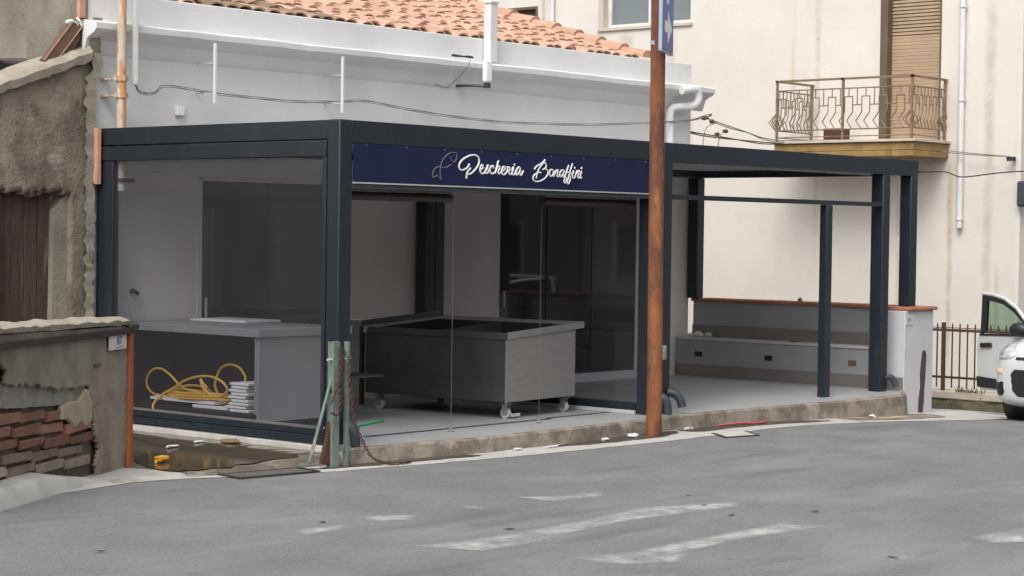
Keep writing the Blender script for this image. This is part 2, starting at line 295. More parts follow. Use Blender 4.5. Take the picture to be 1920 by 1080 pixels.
# ---------------------------------------------------------------- ground
def zr(x, y=0):
    a = max(0.0, min(x, 13)-4); z = -.14-.0045*a*a
    if x > 13: z -= .08*(x-13)
    return z
def axis(lo, hi, f0, f1, st, far):
    a = []; v = f0
    while v < f1: a.append(v); v += st
    a.append(f1); v = f0; k = st
    while v > lo: k *= 1.7; v -= k; a.insert(0, v)
    v = f1; k = st
    while v < hi: k *= 1.7; v += k; a.append(v)
    return a
xs = axis(-300, 400, -16, 16, .5, 0); ys = axis(-300, 400, -14, 14, .7, 0)
b = B(); b.add([(x, y, zr(x)) for y in ys for x in xs], [(j*len(xs)+i, j*len(xs)+i+1, (j+1)*len(xs)+i+1, (j+1)*len(xs)+i) for j in range(len(ys)-1) for i in range(len(xs)-1)])
struct(mk('road', b, M['asphalt']))
def strip(name, front, back, m, dz, nsub=10, jit=.03, zf=None):
    b = B(); fr = smooth_path([(*p, 0) for p in front], nsub); bk = smooth_path([(*p, 0) for p in back], nsub); n = min(len(fr), len(bk)); P = []
    for i in range(n):
        f, k = fr[i], bk[i]; f = f+V((0, fbm(f.x*3, 1.3)*jit, 0))
        for q in (f, f.lerp(k, .5), k): P.append((q.x, q.y, (zf(q.x, q.y) if zf else zr(q.x))+dz))
    b.add(P, [(i*3+j, (i+1)*3+j, (i+1)*3+j+1, i*3+j+1) for i in range(n-1) for j in range(2)]); return mk(name, b, m)
struct(strip('gutter', [(-9, -1.1), (-5.5, -.42), (-3.4, -.06), (-2.7, .0), (-2.0, .12), (-1.2, -.18), (-.4, -.44), (.9, -.66), (1.9, -.76), (3.4, -.86), (4.6, -.85), (6.1, -.8), (7.5, -.95), (8.6, -1.15), (9.5, -1.2), (12, -1.1)],
      [(-8, -.2), (-5.6, .5), (-3.4, .9), (-2.6, 1.2), (-2.0, 1.3), (-1.2, .6), (-.4, .4), (.9, .3), (1.9, .3), (3.4, .3), (4.6, .3), (6.1, .3), (7.5, .3), (8.6, .3), (9.5, .6), (12.1, .6)], M['gutter'], .004))
def zy(x, y=0): return -.048+.06*min(0, x)
b = B(); gx = [-1.75+.09*i for i in range(20)]; gy = [.0+.1*i for i in range(34)]
def yf(x): return .12*fbm(x*2.2, 4.1)-.10+(-.16*x if x < 0 else 0)*.6
P = []
for j, y in enumerate(gy):
    for x in gx:
        yy = yf(x)+(3.3-yf(x))*j/33; P.append((x, yy, zy(x)+.006*fbm(x*4, yy*4)))
b.add(P, [(j*20+i, j*20+i+1, j*20+21+i, j*20+20+i) for j in range(33) for i in range(19)])
P = []
for x in gx: yy = yf(x); P += [(x, yy, zy(x)+.006*fbm(x*4, yy*4)), (x, yy-.05, zr(0)-.02)]
b.add(P, [(2*i, 2*i+1, 2*i+3, 2*i+2) for i in range(19)])
struct(mk('yard', b, M['yard']))
pud = [(-1.45, .45), (-1.38, .9), (-.95, 1.55), (-.55, 1.95), (-.12, 2.1), (-.09, 1.2), (-.1, .75), (-.3, .38), (-.62, .26), (-1.0, .27)]
pud = [(-1.45, .40), (-1.38, .9), (-.95, 1.6), (-.55, 2.15), (-.12, 2.5), (-.075, 1.2), (-.075, .6), (-.12, .25), (-.4, .12), (-.7, .16), (-1.1, .2)]
pts = smooth_path([(*p, 0) for p in pud+[pud[0]]], 8)[:-1]
b = B(); c = V((-.7, 1.0, 0)); P = [(c.x, c.y, zy(c.x)+.008)]+[(min(-.065, p.x+.06*fbm(p.x*5, p.y*5)), p.y+.08*fbm(p.y*5, p.x*5), zy(p.x)+.008) for p in pts]
b.add(P, [(0, i+1, (i+1) % len(pts)+1) for i in range(len(pts))]); struct(mk('puddle', b, M['puddle']))
# wet dirt along the kerb foot
def blob(name, outline, z, m, jit=.04, **k):
    pts = smooth_path([(*p, 0) for p in outline+[outline[0]]], 5)[:-1]; b = B(); c = sum(pts, V((0, 0, 0)))/len(pts)
    P = [(c.x, c.y, z(c.x))]+[(p.x+jit*fbm(p.x*9, p.y*9), p.y+jit*fbm(p.y*9, p.x*9), z(p.x)) for p in pts]
    b.add(P, [(0, i+1, (i+1) % len(pts)+1) for i in range(len(pts))]); return mk(name, b, m, **k)
struct(blob('wet_gutter', [(2.3, -.48), (3.1, -.6), (3.8, -.60), (4.3, -.47), (4.3, -.3), (3.4, -.3), (2.6, -.38)], lambda x: zr(x)+.009, M['wet']))
struct(blob('wet_gutter', [(4.5, -.30), (4.6, -.55), (5.4, -.52), (6.2, -.54), (7.0, -.6), (6.6, -.36), (5.5, -.26)], lambda x: zr(x)+.009, M['wet']))
struct(blob('wet_gutter', [(-.5, -.25), (.1, -.38), (.8, -.45), (1.3, -.5), (1.1, -.25), (.4, -.15), (0, -.1)], lambda x: zr(x)+.009, M['wet']))
struct(blob('wet_gutter', [(7.4, -.4), (7.5, -.72), (8.3, -.85), (9.3, -.75), (9.5, -.3), (8.5, -.4)], lambda x: zr(x)+.009, M['kerb']))
# pavement slab + kerb
kerb = [(-.05, -.2), (.10, -.2), (.47, -.24), (.94, -.28), (1.37, -.34), (2.5, -.34), (3.4, -.31), (4.08, -.27), (4.6, -.23), (5.2, -.23), (5.9, -.28), (6.6, -.34), (7.7, -.40), (8.5, -.42), (8.93, -.41), (9.2, -.25), (9.49, -.08)]
kp = [(p.x, p.y) for p in smooth_path([(*p, 0) for p in kerb], 6)]
b = B(); n = len(kp); P = []
for x, y in kp: P += [(x, y+.07, 0), (x, 3.36, 0)]
b.add(P, [(2*i, 2*i+2, 2*i+3, 2*i+1) for i in range(n-1)])
struct(mk('pavement', b, M['tilefloor']))
b = B(); P = []
for i, (x, y) in enumerate(kp):
    j = .012*fbm(x*3, 2.2)
    z0 = zr(x)-.02
    for q in ((x, y+.075, -.02), (x, y+.072, .002), (x, y+.02+j, .002+.006*fbm(x*6, 1)), (x, y+j, -.014), (x, y-.01+.015*fbm(x*5, 7.), (z0)*.5), (x, y-.02+.02*fbm(x*4, 9.), z0)): P.append(q)
b.add(P, [(i*6+j, (i+1)*6+j, (i+1)*6+j+1, i*6+j+1) for i in range(n-1) for j in range(5)])
struct(mk('kerb', b, M['kerb']))
b = B(); b.box(-.062, .02, -.2, 3.3, -.3, -.002); struct(mk('kerb', b, M['gutter'], bevel=.006))
# floor joints (track grooves) of the shop front
b = B(); b.box(.75, 3.35, .385, .43, .001, .006).box(3.38, 4.4, .455, .49, .001, .006); tag(mk('floor_track', b, M['pipe_grey'], loc=(.75, .4, 0)), 'thin dark metal track line set in the grey floor of the shop opening', 'floor track')

# worn road paint
MARKS = [[(-0.58, -2.51), (-0.26, -2.73), (0.15, -2.78), (-0.09, -2.94), (-0.58, -2.84)], [(-2.84, -3.58), (-2.53, -3.66), (-2.0, -3.71), (-1.13, -3.64), (-0.36, -3.52), (0.41, -3.83), (0.24, -3.99), (-0.89, -3.87), (-1.61, -3.93), (-2.2, -4.05), (-2.68, -4.03)], [(-2.5, -4.58), (-2.06, -4.72), (-1.33, -4.69), (-0.33, -4.7), (-0.18, -4.99), (-1.02, -4.9), (-1.77, -4.96), (-2.13, -5.16), (-2.44, -4.97)], [(-2.13, -2.45), (-1.79, -2.63), (-2.04, -2.82), (-2.25, -2.62)], [(-2.91, -2.6), (-2.46, -2.62), (-2.67, -2.79), (-3.01, -2.79)], [(-1.28, -2.52), (-1.13, -2.7), (-1.29, -2.82)], [(0.06, -5.95), (0.75, -5.99), (0.17, -6.32), (-0.05, -6.16)], [(-1.1, -5.96), (-0.79, -6.07), (-1.07, -6.11)], [(-3.07, -2.23), (-2.97, -2.27), (-3.07, -2.37)]]
b = B(); fade = []
for mk_ in MARKS:
    cx = sum(p[0] for p in mk_)/len(mk_); cy = sum(p[1] for p in mk_)/len(mk_)
    x0 = min(p[0] for p in mk_)-.1; x1 = max(p[0] for p in mk_)+.1; y0 = min(p[1] for p in mk_)-.1; y1 = max(p[1] for p in mk_)+.1
    def dist(x, y):
        d = 9
        for i in range(len(mk_)):
            a = V(mk_[i]); c_ = V(mk_[(i+1) % len(mk_)]); ab = c_-a; t = max(0, min(1, (V((x, y))-a).dot(ab)/max(ab.dot(ab), 1e-9))); d = min(d, (V((x, y))-a-ab*t).length)
        return d if inpoly(x, y, mk_) else -d
    st = .03; nx = int((x1-x0)/st)+1; ny = int((y1-y0)/st)+1; P = []
    for j in range(ny):
        for i in range(nx):
            x, y = x0+i*st, y0+j*st; P.append((x, y, zr(x)+.003)); fade.append(max(0, min(1, .35+dist(x, y)*13)))
    b.add(P, [(j*nx+i, j*nx+i+1, (j+1)*nx+i+1, (j+1)*nx+i) for j in range(ny-1) for i in range(nx-1) if max(fade[len(b.v)+j*nx+i], fade[len(b.v)+(j+1)*nx+i+1]) > .02])
o = struct(mk('road_marking', b, M['paint'])); fa = o.data.attributes.new('fade', 'FLOAT', 'POINT')
for i, v in enumerate(fade): fa.data[i].value = v

# ---------------------------------------------------------------- dark aluminium pergolas
DA = M['dark_alu']
A = thing('pergola', 'dark blue grey aluminium pergola carrying the blue sign, clear screen on its left side', 'pergola', (0, 0, 0), 'two joined dark pergolas')
def post(p, x0, x1, y0, y1, z0, z1): return mk('post', B().box(x0, x1, y0, y1, z0, z1), DA, p, bevel=.012)
post(A, 0, .155, 0, .155, .004, 2.798); post(A, .002, .155, 3.17, 3.325, .004, 2.6)
post(A, 4.43, 4.615, 0, .155, .004, 2.598); post(A, 4.46, 4.615, 3.17, 3.325, .004, 2.6)
mk('front_beam', B().box(.157, 4.63, .004, .15, 2.6, 2.796), DA, A, bevel=.004)
mk('side_beam', B().box(.004, .15, .157, 3.33, 2.632, 2.795), DA, A, bevel=.004)
mk('rear_beam', B().box(.152, 4.63, 3.18, 3.327, 2.605, 2.79), DA, A, bevel=.004)
mk('side_beam', B().box(4.5, 4.628, .152, 3.178, 2.602, 2.79), DA, A, bevel=.004)
bb = B()
for i in range(30): bb.obox((.24, .2+i*.1, 2.68), X_, (0, cos(.15), sin(.15)), (0, -sin(.15), cos(.15)), 0, 4.25, 0, .095, 0, .02)
mk('roof_louvres', bb, M['louvre'], A)
bx_ = mk('screen_box', B().box(-.012, .13, .157, 3.32, 2.485, 2.618), DA, A, bevel=.004)
mk('screen_guide', B().box(-.008, .05, .157, .20, .16, 2.48), DA, A, bevel=.003); mk('screen_guide', B().box(-.008, .05, 3.06, 3.168, .16, 2.48), DA, A, bevel=.003)
rl = mk('bottom_rail', B().box(-.02, .06, .157, 3.168, .012, .075).box(-.008, .05, .157, 3.168, .079, .135), DA, A, bevel=.004)
mk('rail_trim', B().box(-.006, .03, .2, 3.06, .137, .155), M['blindbox'], rl)
mk('clear_screen', B().box(.016, .020, .2, 3.06, .156, 2.484), M['pvc'], A)
mk('header_rail', B().box(.157, 4.428, .01, .10, 2.212, 2.262), mat('slate_rail', (.075, .088, .10), rough=.45), A, bevel=.004)
# partition at the right end
mk('bottom_rail', B().box(4.47, 4.53, .157, 3.16, .004, .115), DA, A, bevel=.004)
mk('clear_screen', B().box(4.498, 4.502, .157, 3.16, .116, 2.598), M['pvc2'], A)
mk('rail_trim', B().box(4.40, 4.425, .157, 2.6, .004, .04), M['led'], A)
for x0, x1 in ((.16, 1.62), (2.95, 4.40)):
    rb = mk('rolled_blind', B().tube([(x0, .2, 2.155), (x1, .2, 2.155)], .038, 12), M['blind'], A)
    mk('blind_cassette', B().box(x0, x1-.02, .15, .25, 2.197, 2.24), M['blindbox'], rb, bevel=.004); mk('blind_bracket', B().box(x0-.03, x0, .18, .22, 2.10, 2.24), M['cardark'], rb)
for x, z1 in ((1.665, 2.2), (2.93, 2.2)):
    wg = mk('guide_wire', B().tube([(x, .2, .012), (x, .2, z1)], .0022, 6), M['blindbox'], A)
    mk('wire_anchor', B().tube([(x, .2, .001), (x, .2, .045)], .014, 8).box(x-.02, x+.02, .18, .22, .001, .008), M['steel'], wg)
mk('drain_elbow', B().tube(smooth_path([(.10, -.005, .19), (.11, -.06, .17), (.115, -.1, .10), (.115, -.11, .005)], 4), .045, 12), M['pipe_grey'], A)
mk('drain_elbow', B().tube(smooth_path([(4.60, .02, .19), (4.63, -.05, .17), (4.645, -.08, .1), (4.65, -.09, .005)], 4), .045, 12), M['pipe_grey'], A)
C = thing('pergola', 'dark aluminium pergola with open sides and a slim door post over the bare terrace', 'pergola', (4.635, 0, 0), 'two joined dark pergolas')
post(C, 4.64, 4.80, 0, .155, .004, 2.797); post(C, 9.05, 9.21, 0, .17, .004, 2.6); post(C, 9.71, 9.872, .002, .16, 1.012, 2.6)
post(C, 9.71, 9.87, 3.18, 3.335, 1.012, 2.6); post(C, 4.64, 4.79, 3.18, 3.335, .004, 2.6)
mk('front_beam', B().box(4.802, 9.874, .004, .15, 2.6, 2.795), DA, C, bevel=.004)
mk('light_strip', B().box(5.0, 9.0, .152, .162, 2.585, 2.6), M['led'], C)  # added pale strip, paints the lit lower edge of the front beam
mk('side_beam', B().box(9.722, 9.87, .152, 3.335, 2.602, 2.79), DA, C, bevel=.004)
mk('side_beam', B().box(4.64, 4.78, .157, 3.178, 2.602, 2.79), DA, C, bevel=.004)
mk('rear_beam', B().box(4.782, 9.72, 3.19, 3.335, 2.604, 2.788), DA, C, bevel=.004)
bb = B()
for i in range(30): bb.obox((4.80, .2+i*.1, 2.69), X_, (0, cos(.15), sin(.15)), (0, -sin(.15), cos(.15)), 0, 4.9, 0, .095, 0, .02)
mk('roof_louvres', bb, M['louvre'], C)
mk('door_header', B().box(4.802, 9.048, .01, .07, 2.215, 2.265), DA, C, bevel=.003)
mk('door_post', B().box(7.80, 7.925, .005, .10, .004, 2.213), DA, C, bevel=.006)
mk('drain_elbow', B().tube(smooth_path([(4.77, .0, .22), (4.80, -.06, .21), (4.83, -.11, .15), (4.84, -.13, .07)], 4), .045, 12), M['pipe_grey'], C)
mk('drain_elbow', B().tube(smooth_path([(9.19, .03, .17), (9.25, -.02, .17), (9.29, -.05, .12), (9.30, -.07, .05)], 4), .038, 12), M['pipe_grey'], C)

# shop sign
PES = [[(1.629, 2.47), (1.608, 2.443), (1.571, 2.421), (1.529, 2.411), (1.5, 2.419), (1.489, 2.443), (1.499, 2.475), (1.538, 2.508), (1.596, 2.535), (1.654, 2.551), (1.707, 2.553), (1.745, 2.539), (1.761, 2.509), (1.754, 2.473), (1.725, 2.436), (1.683, 2.403), (1.641, 2.38), (1.609, 2.376)], [(1.645, 2.434), (1.619, 2.412), (1.596, 2.386), (1.591, 2.336)], [(1.779, 2.42), (1.806, 2.435), (1.816, 2.454), (1.803, 2.468), (1.784, 2.456), (1.774, 2.431), (1.78, 2.403), (1.804, 2.387), (1.834, 2.397), (1.855, 2.423), (1.889, 2.47)], [(1.889, 2.47), (1.873, 2.452), (1.884, 2.431), (1.893, 2.41), (1.872, 2.393), (1.842, 2.396)], [(1.963, 2.441), (1.957, 2.462), (1.935, 2.461), (1.914, 2.439), (1.915, 2.41), (1.937, 2.39), (1.969, 2.398), (1.994, 2.416), (2.017, 2.457), (2.042, 2.465), (2.048, 2.447), (2.029, 2.414), (2.038, 2.393), (2.062, 2.404), (2.095, 2.423), (2.122, 2.442), (2.119, 2.46), (2.1, 2.46), (2.081, 2.437), (2.079, 2.408), (2.098, 2.387), (2.134, 2.399), (2.161, 2.433), (2.158, 2.458), (2.188, 2.455), (2.194, 2.445), (2.178, 2.415), (2.19, 2.394), (2.217, 2.398), (2.244, 2.446), (2.244, 2.464)], [(1.986, 2.395), (2.001, 2.438), (2.017, 2.482), (2.033, 2.515)], [(2.244, 2.464), (2.228, 2.431), (2.231, 2.395), (2.262, 2.396), (2.284, 2.433)], [(2.26, 2.494), (2.262, 2.478)], [(2.339, 2.457), (2.317, 2.463), (2.289, 2.433), (2.279, 2.396), (2.301, 2.393), (2.334, 2.427), (2.342, 2.457), (2.337, 2.413), (2.349, 2.387), (2.371, 2.406), (2.388, 2.433)]]
BON = [[(2.551, 2.449), (2.568, 2.472), (2.607, 2.492), (2.653, 2.508), (2.687, 2.531), (2.707, 2.547)], [(2.699, 2.532), (2.654, 2.493), (2.614, 2.455), (2.586, 2.402), (2.579, 2.365)], [(2.67, 2.514), (2.708, 2.515), (2.723, 2.492), (2.709, 2.465), (2.672, 2.453)], [(2.724, 2.462), (2.75, 2.441), (2.748, 2.411), (2.725, 2.384), (2.679, 2.357), (2.622, 2.339), (2.565, 2.337), (2.536, 2.353), (2.535, 2.379), (2.563, 2.405), (2.609, 2.422), (2.649, 2.423)], [(2.808, 2.457), (2.782, 2.446), (2.777, 2.416), (2.786, 2.392), (2.818, 2.402), (2.835, 2.429), (2.829, 2.449), (2.808, 2.457)], [(2.836, 2.388), (2.853, 2.422), (2.87, 2.452)], [(2.853, 2.418), (2.881, 2.449), (2.902, 2.453), (2.891, 2.419), (2.891, 2.393), (2.918, 2.398), (2.935, 2.417)], [(2.981, 2.457), (2.949, 2.451), (2.929, 2.42), (2.936, 2.394), (2.959, 2.399), (2.985, 2.429), (2.993, 2.458), (2.979, 2.414), (2.989, 2.388), (3.018, 2.423)], [(3.064, 2.507), (3.035, 2.454), (3.012, 2.4), (2.996, 2.355), (3.008, 2.333), (3.031, 2.352), (3.027, 2.393)], [(3.123, 2.524), (3.088, 2.455), (3.066, 2.402), (3.046, 2.349), (3.058, 2.327), (3.082, 2.35), (3.09, 2.395), (3.071, 2.425)], [(3.029, 2.438), (3.071, 2.436), (3.113, 2.426), (3.142, 2.457)], [(3.142, 2.457), (3.122, 2.411), (3.132, 2.387), (3.159, 2.393), (3.176, 2.428), (3.196, 2.459)], [(3.179, 2.424), (3.22, 2.459), (3.225, 2.448), (3.206, 2.406), (3.216, 2.388), (3.24, 2.4), (3.263, 2.457)], [(3.263, 2.457), (3.245, 2.415), (3.249, 2.388), (3.27, 2.395)], [(3.16, 2.491), (3.155, 2.476)], [(3.265, 2.495), (3.259, 2.476)]]
FISH = [[(1.443, 2.565), (1.397, 2.566), (1.342, 2.549), (1.287, 2.511), (1.256, 2.47), (1.241, 2.426), (1.237, 2.379), (1.252, 2.319)], [(1.252, 2.319), (1.199, 2.353)], [(1.199, 2.353), (1.144, 2.332)], [(1.144, 2.332), (1.137, 2.361), (1.161, 2.405), (1.206, 2.429), (1.266, 2.427), (1.316, 2.428), (1.353, 2.442), (1.385, 2.458)], [(1.365, 2.533), (1.379, 2.502), (1.398, 2.486), (1.417, 2.477), (1.444, 2.498), (1.457, 2.533), (1.453, 2.558), (1.443, 2.565)], [(1.409, 2.541), (1.412, 2.537)]]
sg = thing('shop_sign', 'long dark blue shop sign with white script lettering and a fish outline', 'sign', (2.3, 0, 2.27))
mk('panel', B().box(.16, 4.425, -.018, .0, 2.268, 2.597), M['blue'], sg)
mk('trim', B().box(.16, 4.425, -.024, .004, 2.255, 2.266), M['led'], sg)
def strokes(name, L, r, m, y=-.021):
    bb = B()
    for s_ in L: bb.tube([(p.x, y, p.y) for p in smooth_path([(a, c, 0) for a, c in s_], 5)], r, 6)
    return mk(name, bb, m, sg)
for i in range(9):
    x = .3+i*.5; mk('screw', B().tube([(x, -.022, 2.585), (x, -.018, 2.585)], .006, 8), M['steel'], sg)
strokes('word', PES, .0088, M['letter']); strokes('word', BON, .0078, M['letter']); strokes('fish_emblem', FISH, .0055, M['fish'])

# ---------------------------------------------------------------- old white house behind
H = thing('white_house', 'low old white painted house with cornice and terracotta tile roof behind the pergolas', 'house', (4.8, 3.35, 0))
YW = 3.36
b = B()
def wallbox(x0, x1, z0, z1, y0=YW, y1=YW+.3): b.box(x0, x1, y0, y1, z0, z1)
mk('upper_wall', B().box(-.1, 9.78, YW, YW+.3, 2.40, 4.11).box(9.48, 9.78, YW+.3, 9.2, 0, 3.9), M['white_wall'], H, bevel=.01)
for x0, x1 in ((-.1, 1.33), (3.2, 5.95), (8.62, 9.78)): mk('inner_wall', B().box(x0, x1, YW, YW+.3, -.2, 2.40), M['inner_wall'], H)
mk('wall_panel', B().box(.16, 1.30, YW-.012, YW, 0, 2.25), M['panel_white'], H)
for x0, x1 in ((1.33, 3.2), (5.95, 8.62)): mk('lintel', B().box(x0, x1, YW, YW+.3, 2.36, 2.40), M['inner_wall'], H)
mk('upper_lining', B().box(1.30, 3.25, YW-.02, YW-.001, 2.335, 2.36).box(1.28, 1.34, YW-.02, YW-.001, 0, 2.36), M['panel_white'], H)
for nm, x0, x1 in (('glass_door', 1.34, 3.2), ('glass_door', 5.95, 8.62)):
    n_ = 2 if x0 < 2 else 3
    d_ = mk(nm, B().box(x0, x1, YW+.01, YW+.06, .11, 2.36), M['darkglass'], H)
    fb = B().box(x0, x1, YW-.004, YW+.012, 2.33, 2.359)
    for k in range(1, n_): fb.box(x0+(x1-x0)*k/n_-.018, x0+(x1-x0)*k/n_+.018, YW-.002, YW+.009, .115, 2.33)
    mk('door_frame', fb, M['cardark'], d_); mk('handle', B().box(x0+.04, x0+.06, YW-.04, YW-.02, .95, 1.15), M['led'], d_)
    mk('threshold', B().box(x0, x1, YW-.03, YW+.06, 0, .105), M['panel_white'], d_)
# cornice profile (extruded along X), slight waviness
prof = [(0, 3.50), (-.02, 3.52), (-.035, 3.57), (-.05, 3.60), (-.06, 3.64), (-.10, 3.67), (-.17, 3.70), (-.215, 3.735), (-.22, 3.79), (-.20, 3.81), (0, 3.83)]
P = []; nx = 80
for i in range(nx+1):
    x = -.15+(10.02+.15)*i/nx
    for (dy, z) in prof: P.append((x, YW+dy*1.0-.0, z+.008*fbm(x*1.3, z*4)))
np_ = len(prof); bb = B().add(P, [(i*np_+j, i*np_+j+1, (i+1)*np_+j+1, (i+1)*np_+j) for i in range(nx) for j in range(np_-1)]+[tuple(range(np_))[::-1], tuple(nx*np_+j for j in range(np_))])
mk('cornice', bb, M['white_wall'], H)
mk('cornice_return', B().prism([(0, 3.50), (.02, 3.52), (.05, 3.6), (.10, 3.67), (.215, 3.735), (.22, 3.79), (.2, 3.81), (0, 3.83)], (9.78, YW+.01, 0), X_, Z_, Y_, 0, 3), M['white_wall'], H)
# tiled roof
TA = math.atan(.29); sl = V((0, cos(TA), sin(TA))); nn = V((0, -sin(TA), cos(TA))); o0 = V((0, 3.52, 4.10))
rf = mk('roof', B().obox((.1, 3.52, 4.09), X_, sl, nn, 0, 8.88, 0, 5.6, -.08, -.01), M['tile_base'], H)
bb = B()
for c in range(44):
    x = .25+c*.197+random.uniform(-.008, .008); ct = random.uniform(-.13, .10)
    for r_ in range(17):
        old = (x < 3.2+random.uniform(-.5, .5)) and not (x < 1.7+random.uniform(-.3, .3))
        t0 = max(-.06, r_*.325+random.uniform(-.045, .045)-.03+ct); t1 = t0+.42; R0 = .104; R1 = .09; n_ = 8; P = []; lift = random.uniform(0, .008); tw = random.uniform(-.03, .03)
        for (t_, rr, h) in ((t0, R0, .013+lift), (t1, R1, .0)):
            for k in range(n_+1):
                a = pi*k/n_; P.append(o0+sl*t_+V((x+tw*(t_-t0)*.3-rr*cos(a), 0, 0))+nn*(h+rr*.62*sin(a)))
            for k in range(n_+1):
                a = pi*k/n_; P.append(o0+sl*t_+V((x+tw*(t_-t0)*.3-(rr-.014)*cos(a), 0, 0))+nn*(h+(rr-.02)*.58*sin(a)))
        m_ = n_+1; fs = []
        for k in range(n_): fs += [(k, k+1, 2*m_+k+1, 2*m_+k), (m_+k+1, m_+k, 3*m_+k, 3*m_+k+1), (k+1, k, m_+k, m_+k+1)]
        q = random.uniform(.84, 1.12); tt = (q*random.uniform(.97, 1.03), q, q*random.uniform(.95, 1.05))
        if old: q = random.uniform(.35, .75); tt = (q, q*1.12, q*1.05)
        bb.add(P, fs, tt)
mk('roof_tiles', bb, M['tile'], rf)
bb = B()
for r_ in range(14):
    t0 = r_*.4; P = []
    for (t_, rr, h) in ((t0, .12, .05), (t0+.46, .10, .02)):
        for k in range(11):
            a = pi*k/10; P.append(o0+sl*t_+V((8.99-rr*cos(a), 0, 0))+nn*(h+rr*.8*sin(a)))
    q = random.uniform(.8, 1.05); bb.add(P, [(k, k+1, 12+k, 11+k) for k in range(10)]+[tuple(range(11))], (q, q*.97, q*.95))
mk('verge_tiles', bb, M['tile'], rf)
# wall hardware
vp_ = thing('vent_post', 'square white steel post with a cap standing against the parapet of the white house', 'post', (5.66, 3.27, 3.5))
mk('shaft', B().box(5.60, 5.72, 3.24, 3.35, 3.84, 4.52), M['pipe_white'], vp_, bevel=.004); mk('cap', B().box(5.585, 5.735, 3.225, 3.358, 4.522, 4.55), M['pipe_white'], vp_, bevel=.004)
an = thing('wifi_antenna', 'white rounded outdoor antenna box on a small dark bracket under the cornice', 'antenna', (5.26, 3.0, 3.5))
mk('housing', B().box(5.20, 5.32, 2.95, 3.02, 3.56, 3.82), M['whiteplastic'], an, bevel=.028, bseg=4); mk('bracket', B().tube([(5.26, 3.0, 3.52), (5.20, 3.12, 3.53), (5.12, YW, 3.53)], .016, 8), M['pipe_grey'], an)
mk('mount', B().box(5.235, 5.30, 2.965, 3.02, 3.50, 3.558), M['pipe_grey'], an, bevel=.004)
b = B()
for k in range(5):
    pts = [(4.85+.12*q+.03*random.random(), 3.16+.03*random.random(), 3.845+.02*random.random()) for q in range(4)]; b.tube(smooth_path(pts, 4), .006, 6)
tag(mk('cable_bundle', b, M['cable_dark'], loc=(4.85, 3.16, 3.83)), 'tangle of black cable lying on top of the cornice beside the antenna', 'cable')
rp = thing('rusty_pipe', 'thick cream drainpipe with orange rust peeling at the left end of the white house', 'pipe', (.27, 3.22, 2.6))
mk('tube', B().tube([(.10, 3.08, 2.2), (.10, 3.08, 4.6)], .045, 16), M['pipe_rusty'], rp)
for z in (3.11, 3.27): mk('clamp', B().tube([(.10, 3.08, z-.025), (.10, 3.08, z+.025)], .058, 16).box(.02, .18, 3.065, 3.095, z-.022, z+.022).box(.06, .14, 3.13, YW, z-.008, z+.008), M['pipe_rusty'], rp)
mk('clamp', B().tube([(.10, 3.08, 2.28), (.10, 3.08, 2.32)], .058, 16).box(.02, .26, 3.065, 3.095, 2.28, 2.32), M['darksteel'], rp)
tag(mk('conduit', B().box(.245, .295, 3.07, 3.11, 3.22, 4.7), M['white_wall'], loc=(.27, 3.09, 3.25), bevel=.008), 'slim white plastic conduit beside the rusty drainpipe', 'conduit')
for x, nm in ((1.28, 'left'), (3.06, 'middle')):
    t = thing('hook_rod', {'left': 'short upright white iron rod on the facade nearest the rusty drainpipe', 'middle': 'short upright white iron rod on the facade directly above the pergola corner'}[nm], 'bracket', (x, 3.1, 3.1), 'white iron rods standing off the facade')
    mk('rod', B().box(x-.014, x+.014, 3.085, 3.11, 3.10, 3.70), M['white_wall'], t, bevel=.003)
    for z in (3.2, 3.5): mk('arm', B().tube([(x, 3.11, z), (x-.02, YW, z+.01)], .009, 6), M['led'], t)
tag(mk('junction_box', B().box(.98, 1.08, 3.31, YW, 2.97, 3.07), M['whiteplastic'], loc=(1.03, 3.33, 3.02), bevel=.01), 'small white square junction box on the white facade above the pergola', 'junction box')
def cable(name, pts, m, label, r=.007, n=2, tw=.012, turns=5, group=None):
    sp = smooth_path(pts, 8); b = B()
    for k in range(n):
        b.tube([p+V((0, cos(i/turns+k*2*pi/n)*tw, sin(i/turns+k*2*pi/n)*tw)) for i, p in enumerate(sp)], r, 6)
    return tag(mk(name, b, m, loc=tuple(sp[0])), label, 'cable', group)
cable('wall_cable', [(.27, 3.09, 3.23), (.40, 3.17, 3.16), (.64, 3.25, 3.17), (.78, 3.25, 3.25), (1.3, 3.25, 3.22), (1.97, 3.25, 3.2), (2.64, 3.25, 3.20), (3.2, 3.25, 3.235), (3.6, 3.25, 3.26), (4.19, 3.25, 3.21), (5.16, 3.25, 3.16), (6.01, 3.25, 3.15), (7.32, 3.25, 3.19), (8.86, 3.23, 3.29), (9.6, 3.2, 3.36)], M['cable'], 'twisted grey cable bundle sagging along the whole white facade', n=3, r=.0042)
cable('overhead_cable', [(9.6, 3.2, 3.36), (10.3, 3.4, 3.47), (10.5, 3.6, 3.44), (10.9, 3.62, 3.37), (11.5, 3.65, 3.3), (12.9, 4.0, 3.24), (13.6, 2.9, 3.26), (13.8, 1.7, 3.08), (13.85, .8, 3.0)], M['cable'], 'thick grey cable from the house corner past the balcony to the cream wall', n=2, r=.007)
cable('overhead_cable', [(9.75, 3.5, 3.24), (10.4, 3.6, 3.21), (11.2, 3.6, 3.18), (12.0, 3.7, 3.17), (12.9, 3.95, 3.2)], M['cable_brown'], 'thin brown vine wrapped cable below the thick grey cable over the terrace roof', n=2, r=.009)
cable('overhead_cable', [(13.7, 2.3, 2.80), (13.7, 2.06, 2.78), (13.7, 1.72, 2.79), (13.7, 1.46, 2.73), (13.7, .97, 2.76), (13.8, .6, 2.78), (13.9, .3, 2.79)], M['cable_dark'], 'black cable crossing the drainpipe below the balcony', n=1, r=.010)
b = B()
